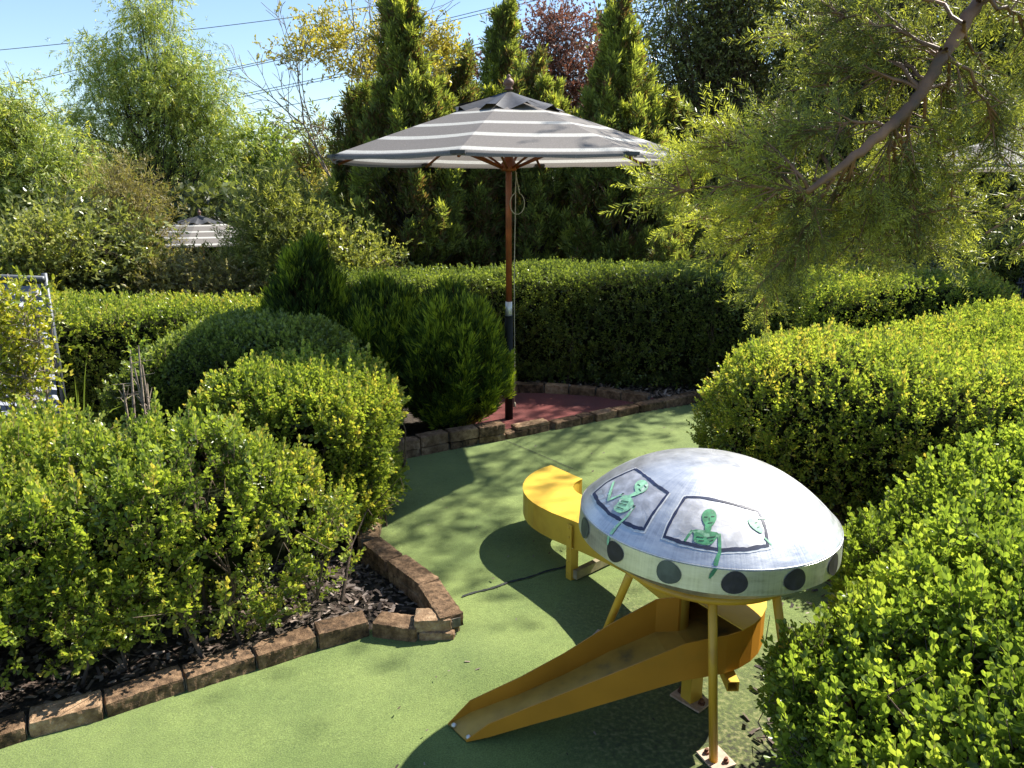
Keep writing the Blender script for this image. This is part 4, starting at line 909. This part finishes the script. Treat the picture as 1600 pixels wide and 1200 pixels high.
hull.lathe([(SR, -.004), (SR+.004, -.0055)], n=96)
hull.lathe([(SR+.004, -.0055), (SRB, -SBH+.002)], n=96)
hull.lathe([(SRB, -SBH+.002), (SRB-.004, -SBH)], n=96)
hull.lathe([(SRB-.004, -SBH), (.395, -.110), (.35, -.138), (.30, -.165), (.20, -.178), (.0005, -.182)], n=96)
body = spart(hull, 'hull', M_sil); hm = body.data
def dome(x, y, off=.0015):
    r = min(math.hypot(x, y), SR*.999); return (x, y, SH*(1-(r/SR)**SN)+off)
def band(a, z, off=.002):
    r = SR+(SRB-SR)*(-z/SBH)+.0035+off; a = math.radians(a); return (r*math.cos(a), r*math.sin(a), z)
def stroke(mb, pts, w, mi=0, seed=1, off=.0018, surf=dome):
    r = random.Random(seed); P = []
    for i in range(len(pts)-1):
        a, b = pts[i], pts[i+1]; n = max(2, int(math.hypot(b[0]-a[0], b[1]-a[1])/.010))
        for k in range(n): P.append((a[0]+(b[0]-a[0])*k/n, a[1]+(b[1]-a[1])*k/n))
    P.append(pts[-1]); V = []
    for i, p in enumerate(P):
        q0 = P[max(i-1, 0)]; q1 = P[min(i+1, len(P)-1)]; dx, dy = q1[0]-q0[0], q1[1]-q0[1]; l = math.hypot(dx, dy) or 1; ww = w*(.75+.5*r.random())/2
        for s in (-1, 1): V.append(surf(p[0]-dy/l*ww*s, p[1]+dx/l*ww*s, off))
    mb.add(V, [(2*i, 2*i+2, 2*i+3, 2*i+1) for i in range(len(P)-1)], mi)
def fill(mb, poly, mi=0, off=.0022, step=.006):
    xs = [p[0] for p in poly]; ys = [p[1] for p in poly]; cx, cy = sum(xs)/len(xs), sum(ys)/len(ys)
    # smooth outline then concentric rings so that the paint follows the curve of the dome
    n = len(poly); out = []
    for i in range(n):
        a, b = poly[i], poly[(i+1) % n]; out += [(a[0]*.75+b[0]*.25, a[1]*.75+b[1]*.25), (a[0]*.25+b[0]*.75, a[1]*.25+b[1]*.75)]
    m = len(out); V = [dome(cx, cy, off)]; K = 4
    for k in range(1, K+1):
        for p in out: V.append(dome(cx+(p[0]-cx)*k/K, cy+(p[1]-cy)*k/K, off))
    F = [(0, 1+i, 1+(i+1) % m) for i in range(m)]
    for k in range(K-1): F += [(1+k*m+i, 1+(k+1)*m+i, 1+(k+1)*m+(i+1) % m, 1+k*m+(i+1) % m) for i in range(m)]
    mb.add(V, F, mi)
W1 = [(-0.253, 0.015), (-0.235, -0.059), (-0.212, -0.131), (-0.182, -0.187), (-0.208, -0.215), (-0.24, -0.245), (-0.266, -0.274), (-0.29, -0.255), (-0.318, -0.22), (-0.356, -0.153), (-0.381, -0.066), (-0.388, 0.018), (-0.341, 0.03), (-0.295, 0.018)]
W2 = [(-0.135, -0.219), (-0.09, -0.23), (-0.038, -0.249), (0.014, -0.264), (0.073, -0.276), (0.079, -0.295), (0.083, -0.326), (0.079, -0.37), (0.015, -0.385), (-0.06, -0.386), (-0.12, -0.37), (-0.169, -0.348), (-0.213, -0.319), (-0.199, -0.297), (-0.173, -0.265)]
M_halo = simple('brushed_white_paint', (.62, .63, .64), .45, .3, .1, 60)
M_glass = simple('brushed_grey_paint', (.50, .50, .53), .5, .55, .25, 25)
for i, W in enumerate((W1, W2)):
    m = MB(); fill(m, W, 0, .0006)
    wp = spart(m, 'painted_window', M_glass)
    m = MB(); cx = sum(p[0] for p in W)/len(W); cy = sum(p[1] for p in W)/len(W)
    stroke(m, [(cx+(p[0]-cx)*1.045, cy+(p[1]-cy)*1.06) for p in W+W[:1]], .006, 0, 5, .0012); o = spart(m, 'pale_outline', M_halo, wp)
    m = MB(); stroke(m, W+W[:1], .0085, 0, 3+i, .0020); o = spart(m, 'navy_outline', M_navy, wp)
def arm(mb, pts, last, w, mi=0):
    stroke(mb, pts, w, mi, 4, .0026)
    if last:
        x, y = pts[-1]; a0 = math.degrees(math.atan2(y, x)); n = 7; V = []
        e = SR/math.hypot(x, y); q = (x*e*.998, y*e*.998); stroke(mb, [pts[-1], q], w, mi, 6, .0026)
        for i in range(n):
            z = -.002+(last[1]+.002)*i/(n-1); a = a0+(last[0]-a0)*i/(n-1); h = math.degrees(w*.5/SR)*(1 if i < n-2 else .6)
            V += [band(a-h, z, .003), band(a+h, z, .003)]
        mb.add(V, [(2*i, 2*i+1, 2*i+3, 2*i+2) for i in range(n-1)], mi)
def alien(label, mat, head, neck, torso, arms, marks):
    m = MB(); fill(m, head, 0, .0028)
    if neck: stroke(m, neck, .016, 0, 2, .0027)
    if torso: fill(m, torso, 0, .0026)
    for pts, last, w in arms: arm(m, pts, last, w)
    o = spart(m, 'painted_alien', mat); o['label'] = label
    k = MB()
    for pts, w in marks: stroke(k, pts, w, 0, 9, .0036)
    q = spart(k, 'face_lines', M_ink, o)
alien('pale green alien leaning in the left window', M_gpal, [(-0.25, -0.077), (-0.233, -0.101), (-0.232, -0.133), (-0.249, -0.149), (-0.268, -0.143), (-0.275, -0.115), (-0.268, -0.085)], [(-.262, -.137), (-.295, -.134)],
      [(-0.318, -0.115), (-0.299, -0.12), (-0.285, -0.149), (-0.284, -0.185), (-0.31, -0.188), (-0.33, -0.177), (-0.346, -0.143), (-0.326, -0.134)],
      [([(-0.31, -0.108), (-0.353, -0.093), (-0.336, -0.037), (-0.325, -0.003)], None, .009), ([(-0.284, -0.185), (-0.306, -0.205), (-0.34, -0.216), (-0.358, -0.226)], (-147.7, -.03), .010)],
      [([(-.262, -.098), (-.256, -.112)], .003), ([(-.245, -.118), (-.240, -.132)], .003), ([(-.262, -.122), (-.258, -.138)], .0025), ([(-.325, -.14), (-.305, -.165)], .0025), ([(-.332, -.15), (-.315, -.175)], .0025), ([(-.318, -.135), (-.298, -.158)], .0025), ([(-.312, -.105), (-.306, -.110)], .005), ([(-.288, -.184), (-.281, -.188)], .006)])
alien('green alien facing out of the right window with one long arm hanging down', M_gdrk, [(-0.075, -0.274), (-0.059, -0.282), (-0.057, -0.303), (-0.069, -0.322), (-0.087, -0.329), (-0.098, -0.318), (-0.102, -0.296), (-0.092, -0.279)], [(-.086, -.322), (-.092, -.340)],
      [(-0.134, -0.324), (-0.093, -0.336), (-0.055, -0.346), (-0.071, -0.36), (-0.089, -0.373), (-0.119, -0.365), (-0.136, -0.354), (-0.13, -0.339)],
      [([(-0.134, -0.327), (-0.147, -0.338), (-0.159, -0.348)], None, .008), ([(-0.059, -0.347), (-0.065, -0.389), (-0.080, -0.411)], (-103, -.034), .011)],
      [([(-.094, -.298), (-.084, -.300)], .003), ([(-.074, -.300), (-.064, -.300)], .003), ([(-.080, -.302), (-.081, -.311)], .002), ([(-.087, -.317), (-.073, -.317)], .0025), ([(-.125, -.346), (-.105, -.352)], .0025), ([(-.095, -.354), (-.072, -.354)], .0025), ([(-.12, -.356), (-.105, -.360)], .0022), ([(-.09, -.363), (-.078, -.361)], .0022)])
alien('pale green alien peeping sideways at the right edge of the window', M_gpal, [(0.033, -0.304), (0.056, -0.301), (0.072, -0.312), (0.076, -0.332), (0.067, -0.344), (0.047, -0.336), (0.034, -0.323)], None, None,
      [([(0.066, -0.302), (0.080, -0.298), (0.093, -0.299)], None, .006), ([(0.073, -0.352), (0.083, -.360), (0.092, -0.366)], None, .006)], [([(.052, -.318), (.060, -.314)], .002), ([(.056, -.330), (.064, -.326)], .002)])
for i in range(14):
    a = -168.5+i*25.0
    rx, rz = (.038, .034) if i != 1 else (.034, .033); m = MB(); zc = -.041; V = [band(a, zc, .0015)]; n = 26
    for k in range(n):
        t = 2*math.pi*k/n; w = 1+.04*math.sin(3*t+i)+.03*math.sin(2*t+2*i); V.append(band(a+math.degrees(rx*w*math.cos(t)/SRB), zc+rz*w*math.sin(t), .0015))
    m.add(V, [(0, 1+k, 1+(k+1) % n) for k in range(n)])
    o = spart(m, 'porthole', M_portg if i == 2 or i == 0 else M_port)
    if i == 2: o['label'] = 'grey green painted porthole'
# legs
m = MB(); ZR = .618
m.lathe([(r_+.026, ZR-SO.z+z_) for r_, z_ in ((.262, .013), (.272, .006), (.272, -.007), (.262, -.013), (.252, -.008), (.252, .008), (.262, .013))], n=64); spart(m, 'support_ring', M_yelg)
def legs():
    for (tx, ty), (fx, fy) in (((.622, 2.095), (.668, 2.108)), ((.392, 2.27), (.376, 2.80)), ((.84, 2.16), (.955, 2.13)), ((.72, 2.63), (.80, 2.86))):
        m = MB(); m.tube([(tx-SO.x, ty-SO.y, ZR-.004), (fx-SO.x, fy-SO.y, .015)], .0145, 14); o = m.build('leg', M_yelg, None); o.parent = sroot
        m = MB(); rz = math.atan2(fy-SO.y, fx-SO.x)+.4; m.box((fx-SO.x+.012, fy-SO.y+.012, .019), (.10, .085, .007), rz); p = m.build('foot_plate', M_plate, None); p.parent = o
        for s in (-1, 1):
            m = MB(); x, y = fx-SO.x+.012+s*.034*math.cos(rz+.5), fy-SO.y+.012+s*.034*math.sin(rz+.5); m.lathe([(.0, .040), (.006, .040), (.006, .032), (.010, .031), (.010, .022)], (x, y, 0), 6, smooth=False); b = m.build('bolt', M_bolt, None); b.parent = o
legs()

# ---------------------------------------------------------------- yellow ball channel
croot = empty('ball_chute', (.6, 2.5, 0), 'yellow steel ball chute winding from the turf under the saucer to a rounded covered end', 'mini golf chute')
def station(R, L, z, h): return (R, L, z, h)
ST = [((-.156, 2.200), (-.227, 2.287), .020, .002), ((-.078, 2.200), (-.150, 2.325), .040, .048), ((.06, 2.199), (.03, 2.365), .088, .068), ((.2, 2.197), (.19, 2.41), .135, .088), ((.4, 2.197), (.36, 2.45), .205, .112), ((.57, 2.2), (.53, 2.485), .262, .135)]
c2 = (.60, 2.53)
for d_ in range(-80, 31, 11):
    a = math.radians(d_); ro = .33; ri = .06; ST.append(((c2[0]+ro*math.cos(a), c2[1]+ro*math.sin(a)), (c2[0]+ri*math.cos(a), c2[1]+ri*math.sin(a)), .275, .14))
ST += [((.86, 2.78), (.63, 2.63), .268, .138), ((.80, 2.94), (.58, 2.78), .25, .136), ((.70, 3.13), (.52, 2.97), .225, .135), ((.61, 3.28), (.444, 3.126), .198, .135), ((.50, 3.44), (.30, 3.32), .178, .135), ((.40, 3.60), (.20, 3.44), .168, .135)]
c1 = (.48, 3.77)
for d_ in range(217, 118, -9):
    a = math.radians(d_); ro = .42; ri = .155; ST.append(((c1[0]+ri*math.cos(a), c1[1]+ri*math.sin(a)), (c1[0]+ro*math.cos(a), c1[1]+ro*math.sin(a)), .165, .135))
def channel():
    n = len(ST); th = .004
    def wall(side, i0, i1):
        m = MB(); V = []
        for i in range(i0, i1):
            R, L, z, h = ST[i]; p = np.array(R if side == 0 else L); q = np.array(L if side == 0 else R); o = unit(p-q)*th
            for pt, zz in ((p, z-.004), (p, z+h), (p-o, z+h), (p-o, z-.004)): V.append((pt[0], pt[1], zz))
        K = i1-i0; F = []
        for i in range(K-1):
            for e in range(4): F.append((4*i+e, 4*i+(e+1) % 4, 4*i+4+(e+1) % 4, 4*i+4+e))
        F += [(0, 1, 2, 3), (4*K-4, 4*K-3, 4*K-2, 4*K-1)]; m.add(V, F); return m.build('side_wall', M_yelo if i0 == 0 else M_yelp, croot)
    wall(0, 0, 15); wall(0, 14, n); wall(1, 0, 6+1); wall(1, 6, n)
    m = MB(); V = []
    for R, L, z, h in ST:
        for p in (R, L):
            V += [(p[0], p[1], z), (p[0], p[1], z-.003)]
    F = []
    for i in range(n-1): a = 4*i; F += [(a, a+4, a+6, a+2), (a+1, a+3, a+7, a+5)]
    m.add(V, F); m.build('chute_floor', M_yelin, croot)
    m = MB(); V = []; k0 = 8
    for R, L, z, h in ST[k0:]:
        R_a = np.array(R); L_a = np.array(L); o = unit(R_a-L_a)*.003
        for p in (R_a+o, L_a-o): V += [(p[0], p[1], z+h+.006), (p[0], p[1], z+h+.002)]
    K = n-k0; F = []
    for i in range(K-1): a = 4*i; F += [(a, a+4, a+6, a+2), (a+1, a+3, a+7, a+5), (a, a+1, a+5, a+4), (a+2, a+6, a+7, a+3)]
    F += [(0, 2, 3, 1), (4*K-4, 4*K-3, 4*K-1, 4*K-2)]
    m.add(V, F); m.build('cover_plate', M_yelp, croot)
channel()
for bx, by in ((-.205, 2.272), (-.150, 2.212)): m = MB(); m.lathe([(0, .034), (.005, .033), (.009, .029), (.009, .024)], (bx, by, 0), 10); m.build('bolt', M_chr, croot)
m = MB(); q_ = ST[6]; m.box((q_[1][0]+.003, q_[1][1]-.001, q_[2]+.07), (.010, .007, .136), .3); m.build('weld_strap', M_yelo, croot)
# riveted strap and frame at the far lobe
pf = np.array([.285, 3.33]); dn = unit(np.array([.6, -.8])); nn = np.array([-.8, -.6])
m = MB(); c = pf+nn*.012; m.box((c[0], c[1], .155), (.034, .006, .286), math.atan2(dn[1], dn[0])); c = c+dn*.017-nn*.02; m.box((c[0], c[1], .155-.06), (.006, .045, .165), math.atan2(dn[1], dn[0])); fr_ = m.build('leg', M_yelp, croot)
for z in (.285, .235, .175, .11, .045):
    m = MB(); q = pf+nn*.018; m.lathe([(0, .004), (.004, .003), (.006, 0)], n=8, M=Matrix(((dn[0], 0, nn[0]), (dn[1], 0, nn[1]), (0, 1, 0))), c=(q[0], q[1], z)); m.build('rivet', M_yelp, fr_)
m = MB(); a = pf+dn*.03; b = pf+np.array([.235, .17]); m.box(((a[0]+b[0])/2, (a[1]+b[1])/2, .045), (np.linalg.norm(b-a), .03, .045), math.atan2(b[1]-a[1], b[0]-a[0])); m.build('cross_bar', simple('weathered_bar', (.33, .28, .17), .7, var=.25), croot)
m = MB(); m.box((b[0], b[1], .10), (.035, .035, .16), .6); m.build('leg', M_yelp, croot)
# square post below the bend
m = MB(); m.box((.665, 2.42, .145), (.058, .05, .25), .55); po = m.build('leg', M_yelp, croot)
m = MB(); m.box((.665, 2.42, .022), (.13, .085, .008), -.85); m.build('foot_plate', M_plate, po)
for s in (-1, 1): m = MB(); m.lathe([(0, .045), (.008, .045), (.008, .034), (.013, .033), (.013, .026)], (.665+s*.046*math.cos(-.85), 2.42+s*.046*math.sin(-.85), 0), 6, smooth=False); m.build('bolt', M_bolt, po)
m = MB()
for dx, dz, sx, sz in ((0, .0165, .04, .004), (0, -.0165, .04, .004), (-.0185, 0, .0035, .029), (.0185, 0, .0035, .029)): m.box((.745+dx, 2.26, .232+dz), (sx, .11, sz))
m.build('bracket_tube', M_yelp, croot)

# ---------------------------------------------------------------- foreground conifer limb
def needle_T(seed):
    r = random.Random(seed); L = [([(-.004, 0, 0), (.004, 0, 0), (0, 1, 0), (0, 0, .006)], [(0, 1, 2), (0, 2, 3)], 0, 1)]
    for i in range(24):
        y = .04+.94*i/24; l = .23*(1-.45*(i/24)**2)*r.uniform(.7, 1.2); w = .0155
        v = np.array([(0, 0, 0), (-w, l*.5, 0), (0, l, .01), (w, l*.5, 0)]); v = rotv(v, 'Y', r.uniform(-.6, .6)); v = rotv(v, 'Z', (1 if i % 2 else -1)*r.uniform(.55, .95)); v = rotv(v, 'Y', r.uniform(-1.3, 1.3))
        L.append((v+np.array([0, y, 0]), DIF, (y-.5)*.35, 0))
    return T_from(L)
S_NDL = [needle_T(i) for i in range(4)]
def BRS(l): return [(a, b, y, d, int(n*.54)) for a, b, y, d, n in l]
def limb():
    root = empty('overhanging_conifer', (3.3, .9, 0), 'conifer whose knobbly limb and feathery sprays hang into the top right of the view', 'tree')
    Y = 1.75; pts = [np.array([3.3, .95, 3.3]), np.array([2.4, 1.45, 3.05]), np.array([1.75, 1.7, 2.75])]+[at(*q) for q in ((1530, 0, 1.8), (1478, 80, 1.78), (1440, 145, 1.76), (1395, 195, 1.75), (1335, 245, 1.72), (1262, 300, 1.70))]
    rad = [.06, .04, .024, .0145, .0138, .013, .012, .010, .006]
    m = MB(); fine = []; fr = []
    for i in range(len(pts)-1):
        for k in range(6): t = k/6; fine.append(pts[i]*(1-t)+pts[i+1]*t+rng.normal(size=3)*.0016); fr.append((rad[i]*(1-t)+rad[i+1]*t)*rng.uniform(.94, 1.1))
    fine.append(pts[-1]); fr.append(rad[-1]); m.tube(fine, fr, 12); m.build('limb', M_limb, root)
    m = MB(); m.tube([(3.3, .9, 0), (3.28, .92, 1.5), (3.3, .95, 3.4), (3.35, 1.0, 5.0)], [.13, .11, .09, .05], 14); m.build('trunk', M_bark, root)
    # side branches: (start px,py on limb, end px,py, depth end, droop, sprays)
    BR = BRS([((1262, 300), (1070, 272), 1.85, -.02, 70), ((1262, 300), (1120, 235), 1.7, -.03, 60), ((1262, 300), (1100, 340), 1.95, -.01, 60), ((1300, 270), (1180, 200), 1.9, -.03, 60), ((1262, 300), (1060, 300), 1.65, 0, 50), ((1275, 290), (1150, 380), 1.8, .02, 60),
          ((1290, 280), (1200, 440), 1.75, .03, 60), ((1300, 275), (1230, 400), 1.6, .03, 60), ((1340, 240), (1275, 385), 1.8, .03, 65), ((1395, 195), (1330, 380), 1.65, .03, 70), ((1395, 195), (1380, 395), 1.85, .03, 70), ((1420, 165), (1440, 390), 1.7, .03, 70),
          ((1440, 145), (1500, 350), 1.8, .02, 65), ((1440, 145), (1290, 130), 1.75, -.02, 60), ((1450, 130), (1330, 60), 1.85, -.02, 60), ((1478, 80), (1300, 20), 1.7, -.02, 60), ((1500, 40), (1370, -20), 1.8, -.03, 50), ((1478, 80), (1560, 250), 1.65, .03, 60),
          ((1500, 40), (1600, 200), 1.8, .02, 60), ((1530, 0), (1620, 110), 1.7, .02, 60), ((1530, 0), (1650, 20), 1.8, 0, 45), ((1440, 145), (1560, 170), 1.9, .02, 55), ((1395, 195), (1250, 210), 1.65, -.01, 55), ((1420, 165), (1380, 260), 1.95, .02, 50),
          ((1335, 245), (1300, 340), 1.9, .02, 60), ((1478, 80), (1500, 290), 1.95, .02, 60), ((1395, 195), (1480, 385), 1.95, .03, 55), ((1335, 245), (1180, 480), 1.9, .03, 45), ((1440, 145), (1230, 60), 1.9, -.01, 50), ((1450, 130), (1400, 90), 1.7, -.01, 45)])
    parts = []; tw = []
    allP = []; allD = []; allS = []; allV = []
    for (a, b, Yb, droop, n) in BR:
        p0 = at(a[0], a[1], 1.76); p1 = at(b[0], b[1], Yb+.22); m_ = (p0+p1)/2+np.array([0, 0, .05-droop])+rng.normal(size=3)*.03
        L = 12; ts = np.linspace(0, 1, L+1)[:, None]; c = (1-ts)**2*p0+2*ts*(1-ts)*m_+ts**2*p1+rng.normal(size=(L+1, 3))*.004
        for i in range(L): tw.append((c[i], c[i+1], .0048*(1-i/L*.7), .0048*(1-(i+1)/L*.7)))
        t = rng.random(n)**.75*.92+.08; q = np.stack([np.interp(t, ts[:, 0], c[:, k]) for k in range(3)], -1); d0 = unit(p1-p0)
        side = rng.normal(size=(n, 3))*np.array([.8, .45, .65]); d = unit(d0*.75+side*.8+np.array([0, 0, -.12])); ln = rng.uniform(.06, .14, n); n_ = n
        v0 = rng.normal()*.12+(.50 if b[0] < 1160 else .14)
        # secondary twig then three sprays along it
        e = q+d*(ln*.8)[:, None]; tw += [(q[i], e[i], .0022, .001) for i in range(n)]
        for s in (.25, .6, 1.0):
            for r_ in range(2 if s < 1 else 1):
                dd = unit(d+rng.normal(size=(n, 3))*(.55 if s < 1 else .15)); allP.append(q+(e-q)*s); allD.append(dd); allS.append(rng.uniform(.055, .10, n)*(1.1 if s == 1 else .9)); allV.append(np.clip(.42+v0+rng.normal(size=n)*.15, 0, 1))
    # right lower spray mass from another branch outside the frame
    for (b, n) in (((1560, 350), 70), ((1600, 380), 70), ((1590, 310), 50)):
        p0 = np.array([1.75, 1.75, 2.2]); p1 = at(b[0]-20, b[1]+15, 1.75); tw.append((p0, p1, .006, .003)); t = rng.random(n)**.6; q = p0+(p1-p0)*t[:, None]+rng.normal(size=(n, 3))*.03
        d = unit((p1-p0)+rng.normal(size=(n, 3))*.35); allP.append(q); allD.append(d); allS.append(rng.uniform(.07, .11, n)); allV.append(np.full(n, .5))
    P = np.concatenate(allP); D = np.concatenate(allD); S = np.concatenate(allS); Vv = np.concatenate(allV); ids = rng.integers(0, 4, len(P)); fr = frames(D)
    tri_mesh('foliage', flat([scatter(S_NDL[k], P[ids == k], fr[ids == k], S[ids == k], Vv[ids == k]) for k in range(4)]), [M_fern, M_bark], root)
    p0, p1, r0, r1 = map(np.array, zip(*tw)); tri_mesh('twig', [segs(p0, p1, r0, r1, 0, .5, 5)], [M_limb], root)
limb()

# ---------------------------------------------------------------- power lines
def wire(label, a, b, Y=60):
    a = at(*a, Y); b = at(*b, Y); d = b-a; a = a-d*.25; b = b+d*.35; m = MB(); n = 24
    m.tube([a+(b-a)*i/n-np.array([0, 0, 1])*(4*(i/n)*(1-i/n))*.25 for i in range(n+1)], .026, 5); tag(m.build('power_line', M_wire), label, 'power line', 'overhead power lines crossing the sky')
wire('uppermost single power line at the left', (0, 75), (480, 20))
wire('upper wire of the higher pair passing above the umbrella', (335, 109), (800, 0))
wire('lower wire of the higher pair passing above the umbrella', (335, 112), (815, 2))
wire('upper wire of the lower pair, crossing beside the finial', (355, 149), (955, 18))
wire('lower wire of the lower pair, crossing beside the finial', (360, 152), (960, 22))
wire('lowest single power line behind the bare golden tree', (370, 176), (960, 62))
wire('faint single power line low in the left sky', (0, 130), (120, 105))
